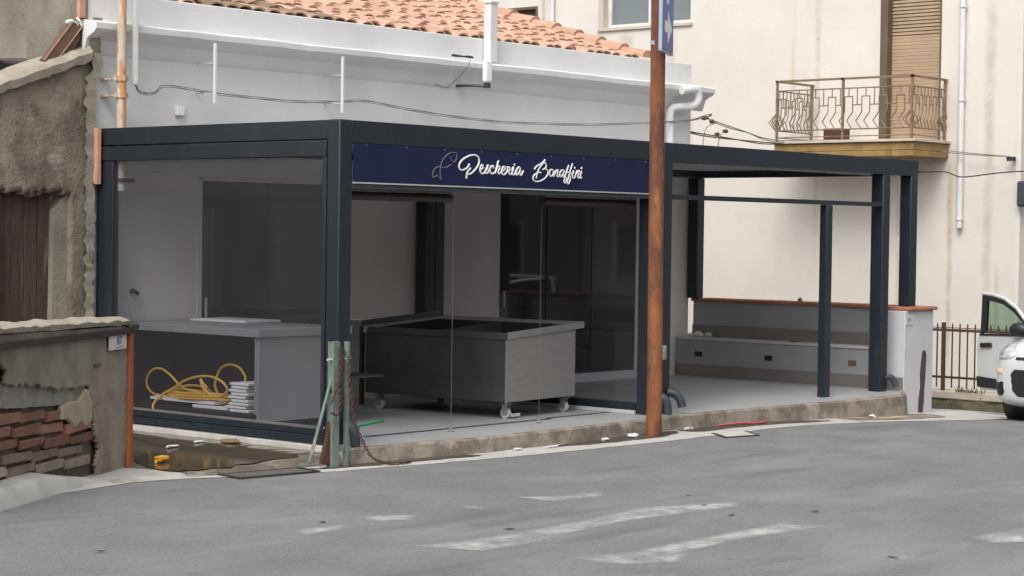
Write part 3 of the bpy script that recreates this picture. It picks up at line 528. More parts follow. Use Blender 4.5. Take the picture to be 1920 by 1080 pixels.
for q in ((10.45, 3.62, 3.44), (10.6, 3.6, 3.40), (10.85, 3.55, 3.28), (10.9, 3.72, 3.24)): b.ell(q, (.05, .04, .03), 8, 6, jit=.5)
b.tube(smooth_path([(10.7, 3.6, 3.38), (10.6, 3.7, 3.3), (10.55, 3.72, 2.95)], 5), .005, 5); b.tube(smooth_path([(10.9, 3.6, 3.3), (10.8, 3.62, 3.15), (10.8, 3.62, 2.9)], 5), .005, 5)
tag(mk('dried_vine', b, M['cable_brown'], loc=(10.6, 3.6, 3.4)), 'dried brown vine clumps hanging on the cable at the house corner', 'vine')
cable('antenna_wire', [(4.55, YW-.01, 3.55), (4.75, YW-.02, 3.53), (4.95, YW-.02, 3.50), (5.05, 3.3, 3.58), (5.08, 3.14, 3.72), (5.12, 3.12, 3.82)], M['cable'], 'thin wire looping under the cornice to the antenna', n=1, r=.004, tw=0)
tag(mk('downpipe', B().tube(smooth_path([(9.2, 3.10, 3.72), (9.38, 3.07, 3.75), (9.48, 3.06, 3.74), (9.52, 3.06, 3.67), (9.52, 3.07, 3.60), (9.48, 3.12, 3.54), (9.34, 3.22, 3.52), (9.24, 3.26, 3.50), (9.20, 3.28, 3.42), (9.20, 3.28, 3.2), (9.20, 3.28, 2.8)], 5), .052, 14), M['white_wall'], loc=(9.0, 3.29, 2.8)), 'fat white downpipe with double bend at the right end of the white house', 'pipe')
tag(mk('wall_hook', B().tube([(1.03, YW, 1.55), (1.0, YW-.06, 1.57), (1.06, YW-.09, 1.53)], .02, 8), M['cardark'], loc=(.6, YW, 1.2)), 'small dark fitting fixed to the white panel behind the clear screen', 'hook')
bpy.data.objects['wall_hook'].location = (0, 0, 0)
for v in bpy.data.objects['wall_hook'].data.vertices: v.co = V((v.co.x+.6-.58, v.co.y+YW, v.co.z+1.2-.33))

# ---------------------------------------------------------------- cream building with balcony
CB = thing('cream_building', 'tall cream rendered building with balcony and windows beyond the terrace', 'building', (14, 6, 0))
wy0, wy1 = .70, 14
holes = [(2.0, 2.93, 3.24, 6.2), (6.43, 8.22, 5.22, 6.6), (9.63, 10.35, 4.6, 5.63)]
def holed_wall(x, y0, y1, z0, z1, hs_):
    bb = B(); ysb = sorted({y0, y1, *[h[0] for h in hs_], *[h[1] for h in hs_]}); zsb = sorted({z0, z1, *[h[2] for h in hs_], *[h[3] for h in hs_]})
    for i in range(len(ysb)-1):
        for j in range(len(zsb)-1):
            yc, zc = (ysb[i]+ysb[i+1])/2, (zsb[j]+zsb[j+1])/2
            if any(h[0] < yc < h[1] and h[2] < zc < h[3] for h in hs_): continue
            bb.add([(x, ysb[i], zsb[j]), (x, ysb[i+1], zsb[j]), (x, ysb[i+1], zsb[j+1]), (x, ysb[i], zsb[j+1])], [(0, 3, 2, 1)])
    for h in hs_:
        a, c_, z0_, z1_ = h; q = [(a, z0_), (c_, z0_), (c_, z1_), (a, z1_)]
        for k in range(4):
            (ya, za), (yb, zb) = q[k], q[(k+1) % 4]; bb.add([(x, ya, za), (x, yb, zb), (x+.22, yb, zb), (x+.22, ya, za)], [(0, 1, 2, 3)])
    return bb
bb = holed_wall(14, wy0, wy1, -1.5, 10, holes); bb.add([(14, wy0, -1.5), (24, wy0, -1.5), (24, wy0, 10), (14, wy0, 10), (24, wy1, 10), (14, wy1, 10), (24, wy1, -1.5), (14, wy1, -1.5)], [(0, 1, 2, 3), (3, 2, 4, 5), (1, 6, 4, 2), (6, 7, 5, 4)])
mk('wall', bb, M['cream'], CB, smooth=False)
mk('corner_pilaster', B().box(13.975, 13.999, .695, .77, -1, 10), M['cream'], CB)
# shutter door
sh = mk('shutter_door', B().box(14.15, 14.19, 2.0, 2.93, 3.24, 6.2), M['shutter'], CB)
bb = B()
for i in range(56):
    z = 3.26+i*.052; op = .014 if z > 4.72 else .001
    bb.obox((14.12, 2.0, z), Y_, Z_, X_, .01, .88, 0, .052-op, 0, .02)
mk('slats', bb, M['shutter'], sh, bevel=.004, bseg=1)
mk('jamb', B().box(13.985, 14.2, 2.86, 2.985, 3.242, 6.2), M['jamb'], sh); mk('jamb', B().box(13.995, 14.2, 1.985, 2.012, 3.24, 6.2), M['jamb'], sh)
# upper window
wd = mk('window', B().box(14.16, 14.18, 6.5, 8.18, 5.26, 6.6), M['winglass'], CB)
fb = B().box(14.12, 14.2, 6.43, 8.18, 5.22, 5.275)
for y, w_ in ((6.43, .05), (7.24, .12), (8.12, .06)): fb.box(14.125, 14.2, y, y+w_, 5.276, 6.6)
mk('frame', fb, M['winframe'], wd, bevel=.004); mk('sill', B().box(13.96, 14.14, 6.38, 8.28, 5.165, 5.215), M['stone'], wd, bevel=.004)
mk('surround', B().box(13.985, 14.2, 8.18, 8.28, 5.218, 6.6), M['stone'], wd)
w2 = mk('window', B().box(14.15, 14.18, 9.63, 10.35, 4.6, 5.63), M['shutter_brown'], CB)
bb = B()
for i in range(18): bb.box(14.13, 14.15, 9.68, 10.3, 4.62+i*.053, 4.664+i*.053)
mk('slats', bb, M['shutter_brown'], w2); mk('surround', B().box(13.99, 14.2, 9.59, 9.635, 4.6, 5.67).box(13.99, 14.2, 10.345, 10.39, 4.6, 5.67).box(13.99, 14.2, 9.636, 10.344, 5.625, 5.67), M['jamb'], w2)
dp = thing('drainpipe', 'long white drainpipe on the cream wall right of the balcony', 'pipe', (13.94, 1.62, -1))
mk('tube', B().tube([(13.93, 1.61, 2.0), (13.93, 1.62, 9)], .042, 12), M['pipe_white'], dp)
for z in (3.82, 5.15, 2.12): mk('clamp', B().tube([(13.93, 1.61, z-.012), (13.93, 1.61, z+.012)], .056, 12), M['pipe_white'], dp)
dp = thing('drainpipe', 'cream drainpipe with a dark foot rising above the tiled roof', 'pipe', (13.94, 9.4, 5))
mk('tube', B().tube([(13.93, 9.22, 4.4), (13.93, 9.22, 8)], .035, 12), M['pipe_white'], dp); mk('joint', B().tube([(13.93, 9.28, 5.1), (13.93, 9.22, 5.2), (13.93, 9.22, 5.32)], .055, 10), M['pipe_grey'], dp)
def streak(y, w_, z0, z1, m):
    b = B(); fd = []; P = []; ny, nz = 8, 30
    for j in range(nz+1):
        for i in range(ny+1):
            u = i/ny*2-1; t = j/nz; z_ = z0+(z1-z0)*t; P.append((13.995, y+w_*u*(.6+.4*t)+.02*fbm(z_*1.5, y), z_)); fd.append(max(0, 1-abs(u)**1.5)*min(1, t*3, (1-t)*8)*.9)
    b.add(P, [(j*(ny+1)+i, j*(ny+1)+i+1, (j+1)*(ny+1)+i+1, (j+1)*(ny+1)+i) for j in range(nz) for i in range(ny)])
    o = mk('streak', b, m, CB); at = o.data.attributes.new('fade', 'FLOAT', 'POINT')
    for i, v in enumerate(fd): at.data[i].value = v
streak(1.80, .07, -.3, 3.0, M['streak_rust']); streak(4.06, .08, 1.0, 9.0, M['streak_pale']); streak(9.46, .07, 4.4, 8, M['streak_rust']); streak(2.6, .10, -.5, 2.6, M['streak_pale']); streak(1.2, .12, -.5, 5.5, M['streak_pale']); streak(6.9, .25, 3.8, 5.15, M['streak_grey']); streak(7.7, .2, 4.2, 5.15, M['streak_grey']); streak(1.05, .06, -.5, 1.6, M['streak_grey'])
tag(mk('cable_bracket', B().box(13.9, 13.998, .78, .82, 2.96, 2.98).box(13.86, 13.9, .74, .86, 2.94, 3.0), M['cable_dark'], loc=(13.95, .8, 2.9)), 'small dark cable bracket on the corner of the cream building', 'bracket')
tag(mk('wall_box', B().box(13.86, 13.998, .5, .7, 2.3, 2.66), M['pipe_grey'], loc=(13.9, .6, 2.4), bevel=.03), 'dark grey box at the far right corner of the cream building', 'box')
# balcony
BA = mk('balcony', B().box(13.0, 13.998, 1.84, 4.16, 3.08, 3.20).box(13.0, 13.998, 1.84, 4.16, 2.995, 3.079), M['balc'], CB, bevel=.01)
mk('balcony_edge', B().box(12.96, 13.997, 1.80, 4.20, 3.202, 3.24), M['stone'], BA, bevel=.006)
bb = B(); RP = []
def rail(p, q, unit=.285):
    p, q = V(p), V(q); d = q-p; L_ = d.length; d.normalize(); n_ = round(L_/unit); un = L_/n_
    def seg(a, c_, r=.0085): bb.tube([p+d*a[0]+V((0, 0, a[1])), p+d*c_[0]+V((0, 0, c_[1]))], r, 5)
    seg((0, .155), (L_, .155), .01); seg((0, .74), (L_, .74), .01); seg((0, .055), (L_, .055), .008)
    bb.obox(p, d, Z_, d.cross(V(Z_)), -.02, L_+.02, .865, .895, -.02, .02)
    for k in range(n_):
        s0 = k*un+un*.12; s1 = s0+un*.46
        for s_ in (s0, s1):
            seg((s_, .62), (s_, .40)); lo_ = s_-un*.34; seg((s_, .40), (lo_, .275)); seg((lo_, .275), (s_-un*.02, .155))
        seg((s0, .62), (s1, .62)); seg(((s0+s1)/2, .62), ((s0+s1)/2, .74)); m_ = s1+un*.27; seg((m_, .74), (m_, .50)); seg((s1, .50), (min(s1+un*.54, L_), .50))
def rpost(x, y): RP.append(mk('railing_post', B().box(x-.016, x+.016, y-.016, y+.016, 3.24, 4.13), M['railing'], BA))
z = 3.24
rail((13.0, 4.12, z), (13.0, 3.0, z)); rail((13.0, 3.0, z), (13.0, 1.88, z)); rail((13.0, 1.88, z), (13.96, 1.88, z), .19); rail((13.0, 4.12, z), (13.96, 4.12, z), .19)
mk('railing', bb, M['railing'], BA)
for x, y in ((13, 4.12), (13, 3.0), (13, 1.88), (13.94, 1.88), (13.94, 4.12)): rpost(x, y)
for (x, y, dx, dy) in ((13.0, 1.88, 0, 1), (13.94, 1.88, 1, 0), (13.0, 4.12, 0, 1)):
    bb = B()
    for s_ in (-1, 1):
        for w_ in (.14, .09): bb.tube([(x+dx*0, y, z+.42), (x+dx*w_*s_, y+dy*w_*s_, z+.28), (x, y, z+.13)], .009, 5)
    mk('railing_chevrons', bb, M['railing'], BA)
cr = tag(mk('plastic_crate', B().box(13.45, 13.75, 3.33, 3.36, 3.245, 3.44).box(13.45, 13.75, 3.57, 3.60, 3.245, 3.44).box(13.45, 13.48, 3.361, 3.569, 3.245, 3.44).box(13.72, 13.75, 3.361, 3.569, 3.245, 3.44).box(13.48, 13.72, 3.36, 3.57, 3.245, 3.27), mat('dark_red_plastic', (.10, .035, .03), rough=.6), loc=(13.6, 3.45, 3.24), bevel=.004), 'dark red brown crate standing on the balcony floor', 'crate')

# ---------------------------------------------------------------- side wall with bench
SW = thing('terrace_wall', 'grey terrace wall with terracotta coping, built in bench and white end pillar', 'wall', (9.9, 1.6, 0))
mk('wall', B().box(9.87, 10.2, .44, 3.34, -.5, .965), M['grey_plaster'], SW)
mk('pillar', B().box(9.5, 10.2, -.06, .438, -.6, .958), M['light_plaster'], SW, bevel=.008)
bb = B()
for i in range(9): bb.box(9.83, 10.24, .48+i*.32, .795+i*.32, .968, 1.008)
mk('coping', bb, M['coping'], SW, bevel=.008)
mk('pillar_cap', B().box(9.56, 10.24, -.10, .475, .961, 1.006), M['coping'], SW, bevel=.012)
bn = mk('bench', B().box(9.5, 9.868, .44, 3.34, -.0, .47), M['grey_plaster'], SW)
mk('bench_top', B().box(9.485, 9.868, .44, 3.34, .472, .505), M['seat'], bn, bevel=.006); mk('skirting', B().box(9.486, 9.498, .44, 3.34, .002, .155), M['skirt'], bn)
mk('skirting', B().box(9.852, 9.868, .44, 3.34, .507, .655), M['skirt'], SW); mk('skirting', B().box(9.486, 9.499, -.05, .438, .002, .155), M['skirt'], SW)
for y, m in ((2.98, 'cardark'), (1.89, 'cardark'), (.66, 'jamb')): mk('socket_box', B().box(9.49, 9.5, y-.055, y+.055, .26, .325), M[m], bn)
pg = [(9.94, .46), (9.98, .47), (10.0, .40), (9.985, .25), (9.99, .12), (9.975, 0.0), (9.97, -.15), (9.95, -.35), (9.89, -.35), (9.90, -.12), (9.92, .02), (9.915, .18), (9.93, .32)]
mk('broken_slot', B().prism([(9.95+(x-9.95)*1.7+.02*fbm(x*30, z_*30), z_) for x, z_ in pg], (0, 0, 0), X_, Z_, Y_, -.066, -.058), mat('dark_rubble', (.05, .04, .045), (.12, .07, .05), sc=18, rough=.95, bump=.8), SW)
pn = thing('house_number_plate', 'small faded number plate at the top of the white pillar', 'number plate', (9.60, -.07, .85)); mk('plate', B().box(9.52, 9.70, -.068, -.0605, .79, .91), M['light_plaster'], pn)
text_mesh('89', .075, (9.555, -.0695, .825), X_, Z_, (0, -1, 0), .002, 'digits', M['ink2'], pn)
tag(mk('stone_knob', B().ell((9.95, 1.72, 1.03), (.03, .03, .03), 8, 6, jit=.3), M['skirt'], loc=(9.95, 1.72, 1.0)), 'little brown stone lying on the terracotta coping', 'stone')
b = B()
for x, y, s_ in ((9.72, 3.16, .06), (9.66, 3.07, .04), (9.72, 2.98, .05), (9.63, 3.2, .045)): b.ell((x, y, .505+s_*.6), (s_, s_*1.1, s_*.65), 9, 7, jit=.6)
tag(mk('crumpled_bag', b, M['litterw'], loc=(9.7, 3.1, .51)), 'crumpled white bag left on the far end of the bench', 'bag')
b = B().ell((9.66, 1.62, .513), (.05, .05, .012), 8, 6, jit=.5)
tag(mk('scrap', b, M['litterb'], loc=(9.66, 1.55, .51)), 'thin brown scrap on the middle of the bench', 'scrap')

# ---------------------------------------------------------------- fence and low stone wall
LW = thing('low_wall', 'low mossy stone wall with a pale top under the iron fence', 'wall', (12.2, .4, -.5))
P = []; nx, nz = 40, 10
for j in range(nz+1):
    for i in range(nx+1):
        y = -1.6+3.0*i/nx; z_ = -.75+.50*j/nz; P.append((12.14-.05*fbm(y*4, z_*6)-.05*(1-j/nz), y, z_+.015*fbm(y*6, 3)))
mk('stones', B().add(P, [(j*(nx+1)+i, (j+1)*(nx+1)+i, (j+1)*(nx+1)+i+1, j*(nx+1)+i+1) for j in range(nz) for i in range(nx)]), M['moss'], LW)
mk('top', B().box(12.12, 12.5, -1.6, 1.5, -.30, -.195), M['stone'], LW, bevel=.015)
FE = thing('iron_fence', 'rusty brown iron picket fence on the low wall beside the parked car', 'fence', (12.2, .5, -.2))
mk('rail', B().box(12.19, 12.22, -1.6, 1.25, .60, .635).tube([(12.2, 1.2, .65), (12.2, -1.5, .65)], .006, 6), M['darkrust'], FE); mk('rail', B().box(12.19, 12.22, -1.6, 1.25, -.03, .0), M['darkrust'], FE)
for i in range(22):
    y = 1.19-.112*i
    if i == 3: mk('fence_post', B().box(12.17, 12.21, y+.0, y+.045, -.3, .72), M['darkrust'], FE)
    else: mk('picket', B().tube([(12.18, y, -.15), (12.18, y, .69), (12.18, y, .715)], [.012, .012, .004], 6), M['darkrust'], FE)
b = B()
for (cx, cy, cz, n_) in ((12.15, .55, -.2, 40), (12.1, .9, -.5, 60), (12.05, .2, -.5, 60), (12.12, .35, -.2, 30)):
    for k in range(n_):
        a = random.uniform(0, 2*pi); l = random.uniform(.03, .1); p = V((cx+random.uniform(-.05, .03), cy+random.uniform(-.12, .12), cz)); d = V((cos(a)*.5, sin(a)*.7, 1.0))*l; s_ = V((-sin(a), cos(a), 0))*.008
        b.add([p-s_, p+s_, p+d], [(0, 1, 2)])
struct(mk('weeds', b, M['grass']), 'stuff')

# ---------------------------------------------------------------- parked car (faces -X)
CX, CY, CZ = 9.50, -1.96, -.325
CAR = thing('parked_car', 'small white hatchback with its front passenger door standing open at the right edge', 'car', (CX+1.8, CY, CZ))
def cp(x, y, z): return (CX-x, CY-y, CZ+z)     # local: x forward from the bumper, y left, z up
secs = [(.0, .50, .36, .66), (-.02, .62, .28, .76), (-.07, .71, .23, .86), (-.17, .775, .205, .935), (-.40, .805, .20, .985), (-.95, .815, .20, 1.06), (-1.6, .82, .2, 1.04), (-2.6, .82, .2, 1.03), (-3.3, .81, .22, 1.02), (-3.55, .77, .27, .98), (-3.64, .66, .34, .9)]
P = []; prof = lambda h, zb, zt: [(-h*.55, zt), (-h*.86, zt-.02), (-h*.97, zt-.11), (-h, zb+(zt-zb)*.5), (-h*.985, zb+.10), (-h*.86, zb), (0, zb-.01), (h*.86, zb), (h*.985, zb+.10), (h, zb+(zt-zb)*.5), (h*.97, zt-.11), (h*.86, zt-.02), (h*.55, zt), (0, zt+.02)]
for x, h, zb, zt in secs: P += [cp(x, y, z_) for y, z_ in prof(h, zb, zt)]
k = 14; fs = [(i*k+j, i*k+(j+1) % k, (i+1)*k+(j+1) % k, (i+1)*k+j) for i in range(len(secs)-1) for j in range(k)]+[tuple(range(k))[::-1], tuple((len(secs)-1)*k+j for j in range(k))]
body = mk('body', B().add(P, fs), M['carpaint'], CAR, sub=2)
gh = [(-.93, .70, 1.04, 1.06), (-1.45, .66, 1.02, 1.47), (-2.2, .65, 1.02, 1.52), (-3.2, .63, 1.02, 1.49), (-3.55, .60, 1.0, 1.02)]
P = []
for x, h, z0, z1 in gh: P += [cp(x, -h*1.06, z0), cp(x, -h*.93, z1-.02), cp(x, -h*.75, z1), cp(x, h*.75, z1), cp(x, h*.93, z1-.02), cp(x, h*1.06, z0)]
mk('cabin_glass', B().add(P, [(i*6+j, i*6+j+1, i*6+7+j, i*6+6+j) for i in range(4) for j in range(5)]), M['cargd'], CAR)
P = []
for x, h, z1 in ((-1.40, .64, 1.455), (-1.55, .645, 1.495), (-2.2, .645, 1.535), (-3.2, .62, 1.505), (-3.3, .61, 1.46)): P += [cp(x, y, z1-.03*(y/h)**4) for y in (-h, -h*.8, -h*.4, 0, h*.4, h*.8, h)]
mk('roof', B().add(P, [(i*7+j, i*7+j+1, i*7+8+j, i*7+7+j) for i in range(4) for j in range(6)]), M['carpaint'], CAR, solid=.03)
for s_ in (-1, 1):
    pb = B().tube([cp(-.93, s_*.74, 1.05), cp(-1.2, s_*.70, 1.28), cp(-1.45, s_*.635, 1.46)], .03, 8); mk('windscreen_pillar', pb, M['carpaint'], CAR)
    for x in (-2.3, -3.1): mk('side_pillar', B().tube([cp(x, s_*.75, 1.0), cp(x-.02, s_*.62, 1.48)], .035, 8), M['carpaint'], CAR)
    for x in (-.76, -3.06):
        wh = mk('wheel', B().tube([cp(x, s_*.63, .285), cp(x, s_*.645, .285), cp(x, s_*.79, .285), cp(x, s_*.805, .285)], [.265, .285, .285, .265], 28), M['tyre'], CAR)
        mk('rim', B().tube([cp(x, s_*.78, .285), cp(x, s_*.812, .285)], .18, 20), M['led'], wh); mk('wheel_arch', B().tube([cp(x, s_*.5, .30), cp(x, s_*.815, .30)], .335, 24), M['cardark'], CAR)
from mathutils.bvhtree import BVHTree
bpy.context.view_layer.update()
bvh = BVHTree.FromObject(body, bpy.context.evaluated_depsgraph_get()); BO = wloc(body)
def patch(name, poly, off, m, bulge=0, st=.011, solid=.012, **k):
    ys_ = [p[0] for p in poly]; zs_ = [p[1] for p in poly]; y0, y1, z0, z1 = min(ys_), max(ys_), min(zs_), max(zs_); ny = int((y1-y0)/st)+2; nz = int((z1-z0)/st)+2; P = []; ok = []
    cy, cz = (y0+y1)/2, (z0+z1)/2
    for j in range(nz):
        for i in range(ny):
            y = y0+(y1-y0)*i/(ny-1); z_ = z0+(z1-z0)*j/(nz-1); o_ = V(cp(.6, y, z_))-BO; h = bvh.ray_cast(o_, V((1, 0, 0)), 1.4)
            if h[0] is None: P.append(o_+BO); ok.append(False); continue
            e = max(0, 1-((y-cy)/(y1-y0)*2)**2-((z_-cz)/(z1-z0)*2)**2)**.5
            P.append(h[0]+BO+V((-1, 0, 0))*(off+bulge*e)); ok.append(True)
    fs = []
    for j in range(nz-1):
        for i in range(ny-1):
            q = (j*ny+i, j*ny+i+1, (j+1)*ny+i+1, (j+1)*ny+i); y = y0+(y1-y0)*(i+.5)/(ny-1); z_ = z0+(z1-z0)*(j+.5)/(nz-1)
            if all(ok[t] for t in q) and inpoly(y, z_, poly): fs.append(q)
    used = sorted({t for f in fs for t in f}); mp = {t: n for n, t in enumerate(used)}
    return mk(name, B().add([P[t] for t in used], [tuple(mp[t] for t in f) for f in fs]), m, CAR, **k)
for s_ in (-1, 1):
    def sy(pl): return [(s_*y, z_) for y, z_ in pl]
    patch('headlight', sy([(.47, .80), (.52, .775), (.62, .765), (.72, .775), (.79, .80), (.81, .87), (.79, .95), (.70, .985), (.60, .975), (.52, .92), (.475, .86)]), .006, M['chrome'], bulge=.03)
    patch('headlight_lens', sy([(.60, .82), (.66, .80), (.72, .82), (.74, .87), (.71, .93), (.65, .94), (.60, .90)]), .022, M['lampglass'], bulge=.025)
    patch('indicator', sy([(.60, .60), (.74, .595), (.77, .63), (.74, .665), (.61, .655)]), .006, M['amber'], bulge=.012)
    patch('fog_recess', sy([(.585, .375), (.62, .34), (.74, .35), (.79, .40), (.78, .485), (.60, .505)]), .004, M['cardark'])
patch('lower_grille', [(-.50, .60), (-.47, .40), (-.40, .34), (.40, .34), (.47, .40), (.50, .60), (.45, .655), (-.45, .655)], .005, M['cardark'])
patch('upper_grille', [(-.45, .765), (.45, .765), (.45, .80), (-.45, .80)], .005, M['cardark'])
# open front passenger door
th = R(66); hin = V(cp(-1.20, -.81, 0)); dd = V((cos(th), sin(th), 0)); dn = V((-sin(th), cos(th), 0))
DO = mk('door', B().prism([(.0, .34), (.0, .99), (.30, 1.0), (1.0, .965), (1.035, .80), (1.02, .55), (.99, .34), (.95, .27), (.05, .27)], hin, dd, Z_, dn, -.035, .035), M['carpaint'], CAR, bevel=.02)
outer = [(-.02, .985), (.10, 1.13), (.30, 1.30), (.52, 1.405), (.75, 1.45), (.96, 1.46), (.985, .97)]; inner = [(.06, 1.02), (.18, 1.15), (.36, 1.275), (.56, 1.36), (.76, 1.39), (.865, 1.395), (.88, 1.015)]
bb = B()
for i in range(6):
    q = [outer[i], outer[i+1], inner[i+1], inner[i]]; bb.prism(q, hin, dd, Z_, dn, -.018, .02)
mk('window_frame', bb, M['cardark'], DO); mk('window_glass', B().prism(inner[::-1], hin, dd, Z_, dn, -.003, .003), M['carglass'], DO)
mk('roof_edge', B().tube([hin+dd*a+V((0, 0, z_+.022))+dn*.01 for a, z_ in outer[:6]], .024, 8), M['carpaint'], DO)
mk('sill_seal', B().prism([(.0, .985), (.98, .95), (.98, .975), (.0, 1.01)], hin, dd, Z_, dn, -.038, .042), M['cardark'], DO)
mk('side_moulding', B().prism([(.03, .40), (1.015, .44), (1.0, .30), (.03, .30)], hin, dd, Z_, dn, .036, .05), M['cardark'], DO, bevel=.008)
mk('handle', B().prism([(.72, .82), (.94, .80), (.95, .86), (.73, .875)], hin, dd, Z_, dn, .036, .065), M['cardark'], DO, bevel=.012)
mk('side_mirror', B().ell(hin+dd*.12+dn*.12+V((0, 0, 1.07)), (.07, .13, .085), 16, 10).tube([hin+dd*.05+V((0, 0, 1.02)), hin+dd*.12+dn*.1+V((0, 0, 1.04))], .025, 8), M['cardark'], DO)

# ---------------------------------------------------------------- rusty pole with direction sign
PX, PY = 3.86, -.50
tag(mk('rusty_pole', B().tube([(PX, PY, zr(PX)-.05), (PX, PY, .25), (PX-.02, PY, 2.5), (PX-.03, PY, 5.2)], [.078, .076, .073, .072], 20), M['rust'], loc=(PX, PY, zr(PX))), 'tall rusty orange brown steel pole standing in the gutter before the shop', 'pole')
tag(mk('pole_clip', B().obox((PX+.05, PY-.075, .62), X_, Y_, Z_, -.02, .02, -.02, .02, 0, .14), M['greenpaint'], loc=(PX, PY, .6), bevel=.005), 'small grey green metal clip on the rusty pole', 'clip')
dv = V((sin(R(63.5)), cos(R(63.5)), 0)); nv = V((dv.y, -dv.x, 0)); po = V((PX, PY, 0))+nv*.082
DS = thing('direction_sign', 'narrow blue road sign with a white arrow, seen edge on near the pole top', 'road sign', (PX, PY, 3.6))
mk('panel', B().obox(po, dv, Z_, nv, -.50, .14, 3.62, 4.8, 0, .03), M['signblue'], DS, bevel=.012)
mk('edge', B().obox(po, dv, Z_, nv, -.512, -.502, 3.62, 4.8, -.002, .032).obox(po, dv, Z_, nv, -.51, .15, 3.605, 3.618, -.002, .032), M['signedge'], DS)
mk('arrow', B().prism([(-.36, 3.80), (-.20, 3.80), (-.20, 3.70), (.04, 3.855), (-.20, 4.01), (-.20, 3.91), (-.36, 3.91)], po, dv, Z_, nv, .031, .034), M['letter'], DS)
mk('symbol_bar', B().obox(po, dv, Z_, nv, -.28, -.16, 4.08, 4.6, .031, .034), M['letter'], DS)
mk('bracket', B().obox(V((PX, PY, 0)), dv, Z_, nv, -.09, .09, 3.7, 3.74, -.08, .079), M['signedge'], DS)

# ---------------------------------------------------------------- chain post at the pergola corner
GP = thing('chain_post', 'chipped pale green double steel post with rusty bar before the pergola corner', 'bollard', (-.2, -.25, -.13))
mk('channel', B().box(-.31, -.235, -.27, -.262, -.16, .92).box(-.31, -.302, -.262, -.20, -.16, .92).box(-.243, -.235, -.262, -.20, -.16, .92), M['greenpaint'], GP, bevel=.002)
mk('channel', B().box(-.150, -.118, -.27, -.23, -.17, .915), M['greenpaint'], GP, bevel=.003)
mk('rung', B().box(-.224, -.156, -.262, -.235, .0, .05), M['greenpaint'], GP, bevel=.003)
mk('rusty_bar', B().obox((-.21, -.24, .86), (-.19, 0, -.98), Y_, (.98, 0, -.19), 0, .38, -.02, .02, -.035, .045).obox((-.21, -.22, .5), (-.25, 0, -.97), Y_, (.97, 0, -.25), 0, .62, -.02, .02, -.035, .06), M['darkrust'], GP, bevel=.004)
mk('brace', B().tube([(-.53, -.22, -.08), (-.30, -.24, .62)], .014, 8).box(-.60, -.46, -.26, -.16, -.10, -.085), M['greenpaint'], GP)
mk('bolt', B().tube([(-.36, -.25, .77), (-.1, -.25, .77)], .01, 8), M['led'], GP)
def chain(pts, label, r=.021, w=.0048):
    sp = smooth_path(pts, 10); L_ = [0]
    for i in range(1, len(sp)): L_.append(L_[-1]+(sp[i]-sp[i-1]).length)
    b = B(); s_ = 0; k = 0; i = 0
    while s_ < L_[-1]:
        while i < len(L_)-2 and L_[i+1] < s_: i += 1
        d = (sp[i+1]-sp[i]).normalized(); p = sp[i]+d*(s_-L_[i]); a = d.orthogonal().normalized(); c_ = d.cross(a); u = a if k % 2 else c_
        b.tube([p+d*(r*cos(t*pi/5))+u*(r*.55*sin(t*pi/5)) for t in range(11)], w, 5, cap=False); s_ += r*1.45; k += 1
    return tag(mk('chain', b, M['darkrust'], loc=tuple(sp[0])), label, 'chain', 'rusty chains hanging on the green post')
chain([(-.25, -.29, .86), (-.27, -.31, .68), (-.31, -.31, .53), (-.36, -.30, .42)], 'short rusty chain slanting left down from the top of the green post')
chain([(-.22, -.29, .78), (-.26, -.31, .62), (-.26, -.31, .48), (-.265, -.31, .38), (-.30, -.31, .31), (-.36, -.31, .33)], 'rusty chain hanging in a hooked loop over the front of the green post')
chain([(-.14, -.29, .78), (-.17, -.31, .62), (-.15, -.32, .5), (-.12, -.33, .28), (-.06, -.36, .1), (.03, -.4, -.06), (.16, -.46, -.118), (.3, -.5, -.12), (.42, -.47, -.12)], 'longest rusty chain running from the green post down to the ground')

# ---------------------------------------------------------------- things under the pergola
a5 = R(5); fu = V((cos(a5), sin(a5), 0)); fv = V((-sin(a5), cos(a5), 0)); fo = V((2.95, .65, 0))
FZ = thing('display_counter', 'long stainless steel fish display counter on casters inside the shop front', 'counter', tuple(fo+fu*.65+fv*.9))
def shr(b):
    b.v = [(x, y, z+(.055*((V((x, y, 0))-fo).dot(fu)) if z > .5 else 0)) for x, y, z in b.v]; return b
def fb_(u0, u1, v0, v1, w0, w1): return shr(B().obox(fo, fu, fv, Z_, u0, u1, v0, v1, w0, w1))
mk('side_panel', fb_(0, .02, .004, 1.8, .17, .79), M['steel_dark'], FZ, bevel=.003); mk('end_panel', fb_(.0, 1.22, -.004, .016, .17, .79), M['steel'], FZ, bevel=.003)
mk('side_panel', fb_(1.2, 1.22, .02, 1.8, .17, .79), M['steel_dark'], FZ); mk('end_panel', fb_(.02, 1.2, 1.78, 1.8, .17, .79), M['steel_dark'], FZ); mk('base', fb_(.02, 1.2, .02, 1.78, .171, .2), M['counter_dark'], FZ)
mk('corner_strip', fb_(-.006, .012, -.012, -.0045, .12, .79), M['steel'], FZ)
rm = B().obox(fo, fu, fv, Z_, .031, .05, .031, 1.769, .66, .84).obox(fo, fu, fv, Z_, 1.18, 1.199, .031, 1.769, .66, .84).obox(fo, fu, fv, Z_, .051, 1.179, 1.75, 1.769, .66, .84).obox(fo, fu, fv, Z_, .051, 1.179, .031, .05, .66, .84)
mk('basin_wall', shr(rm), M['basin'], FZ)
mk('side_rim', fb_(-.02, .01, -.018, 1.769, .792, .858), M['steel_dark'], FZ, bevel=.003)
rm = B().obox(fo, fu, fv, Z_, .0105, 1.36, -.02, .01, .792, .86).obox(fo, fu, fv, Z_, -.02, 1.36, 1.77, 1.82, .792, .86).obox(fo, fu, fv, Z_, 1.28, 1.36, .011, 1.769, .792, .86)
mk('rim', shr(rm), M['steel'], FZ, bevel=.004)
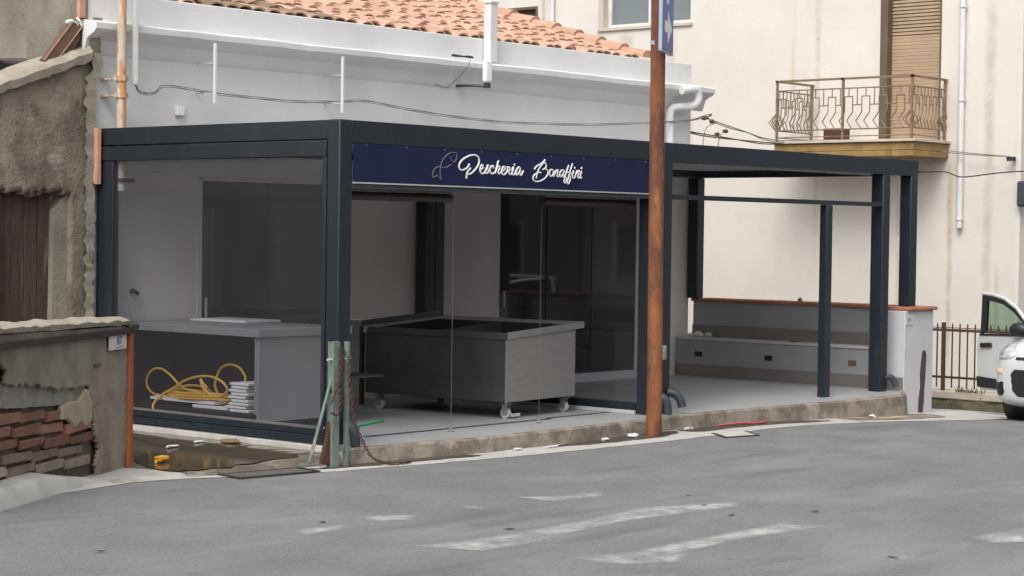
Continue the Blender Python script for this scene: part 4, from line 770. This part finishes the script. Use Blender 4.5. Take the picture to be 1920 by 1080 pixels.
mk('basin', fb_(.051, 1.179, .051, 1.749, .66, .68), M['basin'], FZ); mk('divider', fb_(.051, 1.179, .9, .92, .69, .84), M['steel_dark'], FZ); mk('upstand', fb_(-.02, 1.30, 1.822, 1.84, .79, .92), M['steel_dark'], FZ)
for u, v in ((.12, .08), (1.14, .08), (.10, 1.68), (1.14, 1.68)):
    c = fo+fu*u+fv*v
    cs = mk('caster', B().tube([c+fu*-.018+V((0, 0, .055)), c+fu*.018+V((0, 0, .055))], .053, 16), M['led'], FZ)
    mk('fork', B().obox(c, fu, fv, Z_, -.03, -.022, -.03, .03, .04, .14).obox(c, fu, fv, Z_, .022, .03, -.03, .03, .04, .14).obox(c, fu, fv, Z_, -.045, .045, -.045, .045, .142, .152).tube([c+V((0, 0, .152)), c+V((0, 0, .172))], .02, 8), M['steel'], cs)
mk('brake_lever', B().obox(fo+fu*.14+fv*.03, fu, -fv, Z_, 0, .13, 0, .02, .02, .05), M['led'], FZ)
# open counter on the left
LC = thing('shop_counter', 'grey boxy shop counter open on its left side, behind the clear screen', 'counter', (.9, 2.2, 0))
mk('front_panel', B().box(.37, 1.5, 1.40, 1.43, .08, .86), M['counter_front'], LC, bevel=.004); mk('end_panel', B().box(1.47, 1.5, 1.431, 3.3, .0, .86), M['counter_front'], LC)
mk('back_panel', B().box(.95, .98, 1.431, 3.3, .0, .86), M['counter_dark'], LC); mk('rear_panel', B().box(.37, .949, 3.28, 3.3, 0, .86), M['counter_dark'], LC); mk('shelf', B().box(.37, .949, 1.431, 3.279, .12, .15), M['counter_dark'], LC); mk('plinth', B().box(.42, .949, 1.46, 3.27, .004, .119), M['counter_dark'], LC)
mk('top', B().box(.34, 1.53, 1.37, 3.32, .862, .935), M['counter_front'], LC, bevel=.004); mk('inner_post', B().box(.37, .40, 1.431, 1.46, .151, .86), M['counter_front'], LC)
mk('gap_shelf', B().box(1.501, 2.1, 1.5, 2.9, .42, .44), M['steel_dark'], LC)
tag(mk('white_board', B().obox((1.05, 2.35, .937), (1, .08, 0), (-.08, 1, 0), Z_, 0, .5, 0, .75, 0, .022), M['slab'], loc=(1.3, 2.7, .94), bevel=.003), 'flat white board lying on top of the grey counter', 'board')
for (x, y0, y1, z0, lab, dx) in ((.46, 2.12, 3.06, .19, 'long low white slab under the yellow hose', .3), (.45, 1.80, 2.42, .152, 'short white slab in front of the stack on the dark shelf', .3)):
    tag(mk('white_slab', B().box(x, x+dx, y0, y1, z0, z0+.028), M['slab'], loc=(x, y0, z0), bevel=.003), lab, 'slab')
bb = []
for k in range(9):
    y0 = 1.60+random.uniform(-.02, .05); z0 = .152+k*.031
    tag(mk('white_slab', B().box(.42, .72, y0, 1.88-k*.006+random.uniform(-.03, .04), z0, z0+.024), M['slab'], loc=(.5, y0, z0), bevel=.003), 'white slab in the neat stack beside the yellow hose', 'slab', 'stacked white slabs inside the counter')
hA = [(0.55, 2.87, 0.23), (0.55, 2.99, 0.22), (0.55, 3.14, 0.24), (0.55, 3.22, 0.31), (0.55, 3.21, 0.4), (0.55, 3.12, 0.47), (0.55, 3.0, 0.48), (0.55, 2.87, 0.43), (0.55, 2.76, 0.36), (0.55, 2.66, 0.31), (0.58, 2.45, 0.28)]
hB = [(0.36, 2.80, 0.02), (0.35, 2.88, 0.14), (0.45, 2.87, 0.24), (0.5, 2.76, 0.31), (0.5, 2.6, 0.39), (0.5, 2.41, 0.44), (0.5, 2.21, 0.45), (0.5, 2.05, 0.41), (0.5, 1.98, 0.34), (0.5, 2.05, 0.28), (0.55, 2.25, 0.25), (0.5, 2.45, 0.24), (0.5, 2.66, 0.24), (0.5, 2.82, 0.24), (0.55, 2.85, 0.28), (0.6, 2.7, 0.33), (0.6, 2.49, 0.34), (0.6, 2.33, 0.3)]
hC = [(0.52, 2.42, 0.24), (0.5, 2.27, 0.33), (0.48, 2.3, 0.38), (0.48, 2.34, 0.42), (0.48, 2.3, 0.34), (0.5, 2.17, 0.25)]
hD = [(.6, 2.2, .25), (.6, 2.27, .36), (0.6, 2.23, 0.47), (0.6, 2.17, 0.54), (0.6, 2.05, 0.57), (0.6, 1.93, 0.55), (0.6, 1.87, 0.5), (0.6, 1.84, 0.44), (.6, 1.9, .3)]
path = hB+hC[::-1]+[(.55, 2.5, .25)]
b = B()
for p in (hB, hC, hA, hD): b.tube(smooth_path(p, 6), .0115, 8)
for k in range(3): b.tube(smooth_path([(.55+.1*cos(t*pi/6)+.02*k, 2.42+.42*sin(t*pi/6)+.03*k, .235+.022*k+.008*sin(t)) for t in range(13)], 4), .0115, 8)
tag(mk('garden_hose', b, M['hose'], loc=(.5, 2.4, .24)), 'yellow hose in loose coils on the white slabs behind the clear screen', 'hose')
WT = thing('work_table', 'low steel work table along the rear wall behind the display counter', 'table', (3.8, 3.0, 0))
mk('table_top', B().box(3.05, 4.42, 2.75, 3.14, .84, .885), M['steel'], WT, bevel=.004)
for x in (3.1, 4.36):
    for y in (2.8, 3.08): mk('leg', B().box(x-.02, x+.02, y-.02, y+.02, 0, .839), M['steel_dark'], WT)
tag(mk('white_board', B().obox((3.2, 2.78, .887), (1, .03, 0), (-.03, 1, 0), Z_, 0, 1.0, 0, .33, 0, .02), M['slab'], loc=(3.6, 2.9, .89), bevel=.003), 'long white board on the work table behind the display counter', 'board')
tag(mk('white_bucket', B().tube([(.1, 3.1, .55), (.1, 3.1, .86)], [.10, .12], 20), M['whiteplastic'], loc=(.1, 3.1, .5)), 'pale bucket behind the left end of the clear screen', 'bucket')
bpy.data.objects.remove(bpy.data.objects['white_bucket'])
tag(mk('green_stick', B().tube([(1.15, 1.02, .012), (1.9, 1.3, .012)], .011, 8), M['green'], loc=(1.5, 1.1, .01)), 'bright green plastic stick lying on the shop floor', 'stick')

# ---------------------------------------------------------------- broken wall with number 87
E0 = V((-1.5, .95, 0)); WD = V((-.87, -.49, 0)).normalized(); WN = V((-WD.y, WD.x, 0)); WN = -WN if WN.dot(V((-12, -12, 0))-E0) < 0 else WN
W8 = thing('brick_wall', 'broken grey plastered brick wall with red bricks showing, number 87 on it', 'wall', tuple(E0+WD*1.5))
hole = [(3.4, .80), (2.7, .92), (2.34, .90), (2.24, .79), (2.255, .705), (1.9, .685), (1.305, .605), (.96, .60), (.768, .58), (.724, .479), (.67, .41), (.658, .303), (.613, .192), (.546, .079), (.60, -.03), (.62, -.25), (4, -.25)]
st = .018; nu = int(3.6/st); nvv = int(1.36/st); b = B(); P = []
def topz(u): return 1.035+.055*u/2.0*.6
for j in range(nvv+1):
    for i in range(nu+1):
        u = i*st; z_ = -.25+(topz(u)+.25)*j/nvv; P.append(E0+WD*u+V((0, 0, z_))+WN*(.012*fbm(u*2.5, z_*2.5)+.004*fbm(u*14, z_*14)))
fs = []
for j in range(nvv):
    for i in range(nu):
        u = (i+.5)*st; z_ = -.25+(topz(u)+.25)*(j+.5)/nvv
        if not inpoly(u+.03*fbm(u*9, z_*9), z_+.03*fbm(z_*9, u*9, 5), hole): fs.append((j*(nu+1)+i, (j+1)*(nu+1)+i, (j+1)*(nu+1)+i+1, j*(nu+1)+i+1))
mk('plaster', B().add(P, fs), M['wall87'], W8, solid=.035)
bb = B().obox(E0, WD, Z_, WN, .0, 3.6, -.3, 1.03, -.26, -.075); mk('core', bb, M['mortar'], W8)
bb = B(); rows = [(.43, .335), (.33, .235), (.23, .14), (.135, .045), (.04, -.05)]
for ri, (z1, z0) in enumerate(rows):
    u = .56+(.11 if ri % 2 else 0)-(.0 if ri < 3 else -.1)
    while u < 3.5:
        l = random.uniform(.42, .50) if ri < 4 else .5
        t = random.uniform(.7, 1.15) if not (ri == 3 or (ri == 2 and u < 1.2)) else random.uniform(.55, .7)
        g = (t, t*1.02, t*1.05) if ri < 3 else (t*1.2, t*1.9, t*2.2)
        zz = (u-.6)*.055
        bb.obox(E0, WD, Z_, WN, u, u+l-.02, z0+zz+.01, z1+zz-.01, -.10, -.035+random.uniform(-.025, .016), g, jit=.009); u += l
for z_ in (.52, .62, .72, .82): 
    for u in (2.36, 2.82, 3.3): bb.obox(E0, WD, Z_, WN, u+.02, u+.44, z_+.06, z_+.148, -.1, -.03+random.uniform(-.02, .01), random.uniform(.9, 1.2), jit=.006)
mk('bricks', bb, M['brick'], W8, bevel=.007)
P = []; nb = 60
def zlo(u): return .44+(u-.6)*.058+.012*fbm(u*5, 1)
for j in range(9):
    for i in range(nb+1): u = .78+1.5*i/nb; z_ = zlo(u)+(.60-.44+.02+.015*fbm(u*6, 4))*j/8; P.append(E0+WD*u+V((0, 0, z_))+WN*(-.045+.02*fbm(u*7, z_*7)))
mk('cement_block', B().add(P, [(j*(nb+1)+i, j*(nb+1)+i+1, (j+1)*(nb+1)+i+1, (j+1)*(nb+1)+i) for j in range(8) for i in range(nb)]), M['block'], W8)
pp = [(.66, .50), (.70, .30), (.80, .27), (.90, .33), (1.0, .28), (1.12, .36), (1.28, .37), (1.26, .47), (1.1, .50), (.95, .49), (.82, .58), (.72, .55)]
mk('mortar_patch', B().prism([(u+.02*fbm(u*20, v*20), v) for u, v in pp], E0, WD, Z_, WN, -.06, -.004), mat('yellow_mortar', (.46, .40, .29), (.38, .32, .23), sc=8, rough=.95, bump=.6), W8, bevel=.015)
# rubble top, steel angle, orange end plate
P = []; nb = 90
for i in range(nb+1):
    u = 3.6*i/nb
    for (w_, h) in ((.02, 0), (.03+.01*fbm(u*8, 1), .035+.02*fbm(u*5, 2)), (-.06, .065+.03*fbm(u*6, 3)), (-.18, .06+.03*fbm(u*6, 8)), (-.27, .04), (-.28, -.02)): P.append(E0+WD*u+V((0, 0, topz(u)+.012+h))+WN*w_)
mk('rubble_top', B().add(P, [(i*6+j, i*6+j+1, i*6+7+j, i*6+6+j) for i in range(nb) for j in range(5)]+[tuple(range(6))]), M['coping_dust'], W8)
mk('steel_angle', B().obox(E0+V((0, 0, -.012)), WD, (WD*.0+V((0, 0, 1))), WN, -.02, 3.6, .985, 1.035, .012, .055).obox(E0, WD, Z_, WN, -.11, .05, 1.01, 1.045, -.03, .06), M['darksteel'], W8, bevel=.004)
mk('steel_plate', B().obox(E0, WD, Z_, WN, -.088, -.004, -.2, 1.008, -.24, .022), M['orange'], W8, bevel=.004)
mk('hole', B().obox(E0, WD, Z_, WN, .58, .70, .735, .76, -.02, .018), M['mortar'], W8)
n8 = thing('house_number_plate', 'white number plate reading 87 near the orange steel plate', 'number plate', tuple(E0+WD*.27+V((0, 0, .92))))
mk('plate', B().obox(E0, WD, Z_, WN, .09, .45, .855, .985, .022, .032), M['plate'], n8, bevel=.004)
text_mesh('87', .105, E0+WD*.30+V((0, 0, .893))+WN*.034, -WD, Z_, WN, .002, 'digits', M['ink'], n8)
mk('underline', B().obox(E0, WD, Z_, WN, .17, .33, .872, .877, .0325, .034), M['ink'], n8)
# raised kerb left of the wall and its pale top
b = B(); P = []
for i in range(40):
    u = .75+i*.09; q = E0+WD*u; h = max(0, min(1, (u-.75)/1.0))
    for w_, z_ in ((-.05, zr(q.x)+.16*h), (.10, zr(q.x)+.14*h+.01*fbm(u*4, 2)), (.14+.02*fbm(u*3, 1), zr(q.x)+.10*h), (.17+.02*fbm(u*3, 5), zr(q.x)-.01)): P.append(q+WN*w_+V((0, 0, z_)))
b.add(P, [(i*4+j, i*4+j+1, i*4+5+j, i*4+4+j) for i in range(39) for j in range(3)])
struct(mk('kerb', b, M['gutter']))

# ---------------------------------------------------------------- ruined house at the left
RU = thing('ruined_house', 'crumbling brown stucco house with dark wooden door left of the pergola', 'house', (-1.2, 3.35, 0))
yR = 3.33
def rough_wall(name, x0, x1, zb, ztop, y, m, amp, keep=None, solid=.3, st=.045, parent=RU):
    nx = int((x1-x0)/st); nz = 70; P = []; fs = []
    for j in range(nz+1):
        for i in range(nx+1):
            x = x0+(x1-x0)*i/nx; z_ = zb+(ztop(x)-zb)*j/nz; xx = x+(.02*fbm(z_*5, 3.3) if i == nx else 0)
            P.append((xx, y-amp*fbm(x*1.7, z_*1.7)-amp*.35*fbm(x*8, z_*8, 4), z_))
    for j in range(nz):
        for i in range(nx):
            x = x0+(x1-x0)*(i+.5)/nx; z_ = zb+(ztop(x)-zb)*(j+.5)/nz
            if keep is None or keep(x, z_): fs.append((j*(nx+1)+i, j*(nx+1)+i+1, (j+1)*(nx+1)+i+1, (j+1)*(nx+1)+i))
    return mk(name, B().add(P, fs), m, parent, solid=solid)
def rtop(x): return 3.50+(x+.2)*.36+.02*fbm(x*6, 2)
rough_wall('wall', -5.5, -.03, -.3, rtop, yR, M['ruin'], .014, keep=lambda x, z_: not (-2.2 < x < -.30-.02*fbm(z_*4, 1) and z_ < 2.17+.03*fbm(x*6, 7)))
P = []
for i in range(121):
    x = -5.5+5.40*i/120; h = .03*fbm(x*7, 1)
    for dy, dz in ((-.06, -.10+h), (-.075, -.02), (-.03, .03+h), (.15, .06), (.33, .05), (.36, -.1)): P.append((x, yR+dy+.012*fbm(x*9, dz*9), rtop(x)+dz))
mk('gable_coping', B().add(P, [(i*6+j, (i+1)*6+j, (i+1)*6+j+1, i*6+j+1) for i in range(120) for j in range(5)]), M['coping_dust'], RU)
P = []; fs = []
for j in range(91):
    z_ = .1+3.75*j/90; e = .028*fbm(z_*9, 2)+(.06 if z_ > 3.3 else 0)
    P += [(-.16+e-.04*fbm(z_*12, 5), yR-.05-.03*fbm(z_*9, 7), z_), (-.055-.35*max(0, (3.0-z_))*.02+e+.03*fbm(z_*16, 3), yR-.06+.03*fbm(z_*18, 8), z_), (-.02, yR+.02, z_)]
mk('broken_edge', B().add(P, [(i*3+j, i*3+3+j, i*3+4+j, i*3+1+j) for i in range(90) for j in range(2)]), M['ruin_light'], RU)
mk('brick_edge', B().prism([(-.075+.02*fbm(z_*15, 1), z_) for z_ in (2.8, 2.7, 2.6, 2.5, 2.4, 2.3, 2.26)]+[(-.035, 2.26), (-.035, 2.8)], (0, 0, 0), X_, Z_, Y_, yR-.12, yR-.062), M['peach'], RU)
rough_wall('broken_stub', -.36, -.11, 3.3, lambda x: 3.80+.04*fbm(x*14, 3)+1.1*min(0, x+.20), yR+.10, M['ruin'], .02, solid=.1, st=.02)
dr = mk('door', B().box(-2.2, -.45, yR+.12, yR+.17, 0, 2.2), M['oldwood'], RU)
bb = B()
for i in range(12): bb.box(-2.2+i*.146, -2.2+i*.146+.138, yR+.105+random.uniform(0, .008), yR+.118, 0, 2.2)
mk('planks', bb, M['oldwood'], dr, bevel=.003); mk('door_rail', B().box(-1.13, -1.10, yR+.02, yR+.1, .9, 2.1), M['orange'], dr)
mk('door_reveal', B().prism([(-.50, 0), (-.47, 1.2), (-.46, 2.0), (-.28, 2.2), (-.26, 2.2), (-.26, 0)], (0, 0, 0), X_, Z_, Y_, yR+.04, yR+.2), M['ruin_light'], RU)
mk('rear_wall', B().box(-.135, -.101, yR+.01, 9.2, 0, 5.6), M['ruin_light'], RU)
mk('brick_edge', B().box(-.20, -.136, yR+.0, yR+.05, 3.84, 5.0), M['peach'], RU)
P = []
for i in range(41):
    for j in range(13):
        x = -4.6+4.46*i/40; y = 3.65+4.5*j/12; P.append((x, y, 3.40+.16*(j/12)*3+.10*fbm(x*1.5, y*1.5)+.10*(x+.6)*.6))
mk('collapsed_roof', B().add(P, [(i*13+j, (i+1)*13+j, (i+1)*13+j+1, i*13+j+1) for i in range(40) for j in range(12)]), M['tarp'], RU, solid=.03)
q0 = V((-.56, 3.385, 3.37)); q1 = V((-.20, 3.385, 3.80)); bd = (q1-q0).normalized(); bs = bd.cross(V((0, -1, 0))).normalized()
bm_ = mk('fallen_beam', B().obox(q0, bd, bs, Y_, 0, .56, -.06, .06, -.04, .03), M['beam_wood'], RU, bevel=.004)
mk('beam_edge', B().obox(q0, bd, bs, Y_, 0, .56, .048, .06, -.047, -.041).obox(q0, bd, bs, Y_, 0, .56, -.06, -.048, -.047, -.041), M['beam_edge'], bm_)
mk('fallen_beam', B().obox(q0+V((.11, .03, -.03)), bd, bs, Y_, 0, .50, -.04, .04, -.03, .03), M['beam_wood'], RU, bevel=.004)
mk('white_rubble', B().ell((-.20, 3.37, 3.80), (.04, .04, .05), 9, 7, jit=.9).ell((-.26, 3.37, 3.79), (.06, .04, .028), 9, 7, jit=.9), M['slab'], RU)

# ---------------------------------------------------------------- litter, grates, leaves
def lit(name, x, y, s, m, label, z=None, cat='litter'):
    z = (zr(x)+.01) if z is None else z
    return tag(mk(name, B().ell((x, y, z+s[2]*.7), s, 10, 7, jit=.9), m, loc=(x, y, z)), label, cat)
lit('paper_scrap', 3.14, -.46, (.045, .03, .015), M['litterw'], 'small white paper scrap left of the rusty pole in the gutter')
lit('paper_scrap', 3.58, -.46, (.07, .035, .022), M['litterw'], 'crumpled white paper close to the foot of the rusty pole')
lit('paper_scrap', 4.62, -.37, (.08, .03, .018), M['litterw'], 'flat white paper just right of the rusty pole foot')
tag(mk('red_strap', B().tube(smooth_path([(5.2, -.34, zr(5.3)+.02), (5.5, -.38, zr(5.5)+.03), (5.8, -.42, zr(5.8)+.02), (6.0, -.40, zr(6)+.03)], 5), .013, 6), M['litterr'], loc=(5.5, -.4, zr(5.5))), 'red plastic strap lying against the kerb of the terrace', 'strap')
tag(mk('straw_scrap', B().prism([(8.0, -.62), (8.25, -.66), (8.42, -.74), (8.2, -.72)], (0, 0, 0), X_, Y_, Z_, zr(8.2)+.012, zr(8.2)+.02), M['litter_y'], loc=(8.2, -.7, zr(8.2))), 'yellowish straw coloured scrap on the ground before the white pillar', 'scrap')
lit('paper_scrap', 7.85, -.60, (.05, .03, .03), M['litterw'], 'white crumpled scrap beside the straw coloured scrap')
lit('paper_scrap', 1.9, -.42, (.05, .025, .01), M['litterw'], 'tiny white scrap below the kerb under the display counter')
lit('paper_scrap', 2.3, -.5, (.08, .02, .008), M['litterw'], 'thin white sliver on the gutter under the display counter')
lit('orange_peel', -1.22, .86, (.07, .04, .03), M['littero'], 'orange peel in the puddle by the orange steel plate', z=zy(-1.2)+.01)
lit('paper_scrap', -.62, 1.42, (.07, .03, .012), M['litterw'], 'white scrap floating in the middle of the puddle', z=zy(-.6)+.012)
lit('paper_scrap', -.30, 1.45, (.05, .02, .01), M['litterw'], 'small pale scrap at the right part of the puddle', z=zy(-.3)+.012)
lit('brick_shard', -.14, 1.2, (.06, .12, .02), M['litterb'], 'brown brick shard on the yard against the pergola rail', z=zy(-.1)+.005, cat='rubble')
GR = [(-1.43, .30), (-1.39, -.02), (-.65, -.12), (-.61, .20)]
gt = thing('drain_grate', 'cast iron slotted drain grate in front of the puddle', 'grate', (-1.0, .05, -.13)); g0 = V((-1.36, -.30, zr(0)+.008)); gu = V((.98, -.12, 0)).normalized(); gv = V((.12, .98, 0)).normalized()
mk('grate_frame', B().obox(g0, gu, gv, Z_, 0, .8, 0, .03, 0, .008).obox(g0, gu, gv, Z_, 0, .8, .29, .32, 0, .008).obox(g0, gu, gv, Z_, 0, .03, .031, .289, 0, .008).obox(g0, gu, gv, Z_, .77, .8, .031, .289, 0, .008), M['darksteel'], gt)
bb = B()
for i in range(14): bb.obox(g0, gu, gv, Z_, .04+i*.052, .066+i*.052, .031, .289, 0, .006)
mk('bars', bb, M['blindbox'], gt)
mh = thing('manhole_cover', 'small square manhole cover in the gutter right of the rusty pole', 'manhole cover', (4.6, -.95, -.14)); mz = zr(4.6)+.009
mk('frame', B().prism([(4.27, -1.06), (4.72, -1.18), (5.0, -.82), (4.52, -.72)], (0, 0, 0), X_, Y_, Z_, mz-.004, mz), M['darksteel'], mh); mk('cover', B().prism([(4.33, -1.04), (4.70, -1.13), (4.93, -.83), (4.54, -.76)], (0, 0, 0), X_, Y_, Z_, mz, mz+.003), M['gutter'], mh)
for x, y in ((-2.53, -2.46), (.06, -3.79), (-1.86, -3.56), (.37, -4.55), (-.23, -4.23), (-1.05, -6.0), (-4.36, -2.41), (.42, -3.39)):
    a = random.uniform(0, pi); s_ = random.uniform(.016, .028); P = [(x+s_*cos(t*pi/4)*1.6*cos(a)-s_*.6*sin(t*pi/4)*sin(a), y+s_*cos(t*pi/4)*1.6*sin(a)+s_*.6*sin(t*pi/4)*cos(a), zr(x)+.006+.004*(t % 2)) for t in range(8)]
    tag(mk('dry_leaf', B().add(P, [tuple(range(8))]), M['leaf'], loc=(x, y, zr(x))), 'small dark dry leaf lying on the grey asphalt', 'leaf', 'dark leaves scattered on the road')

# ---------------------------------------------------------------- houses across the street, behind the camera
for i, (x0, x1, h, m, lab) in enumerate(((-30, -8, 6.5, 'facade_b', 'plain grey two storey house across the street'), (-7.9, 10, 5.5, 'facade_a', 'ochre terraced house across the street'), (10.1, 34, 7.5, 'facade_b', 'long grey apartment house across the street'), (34.2, 60, 6, 'facade_a', 'far ochre house across the street'))):
    t = thing('street_house', lab, 'house', ((x0+x1)/2, -19, 0)); mk('wall', B().box(x0, x1, -26, -18, -5, h), M[m], t); mk('roof', B().prism([(-26.4, h), (-17.6, h), (-22, h+1.8)], (0, 0, 0), Y_, Z_, X_, x0-.2, x1-.0), M['tile_base'], t)
    k = x0+1.5
    while k < x1-2:
        for z0 in (.6, 3.4):
            f_ = mk('window', B().box(k, k+1.1, -17.98, -17.93, z0, z0+1.5), M['cardark'], t); mk('frame', B().box(k-.08, k, -18, -17.9, z0-.08, z0+1.58).box(k+1.1, k+1.18, -18, -17.9, z0-.08, z0+1.58), M['winframe'], f_)
        k += 3.1
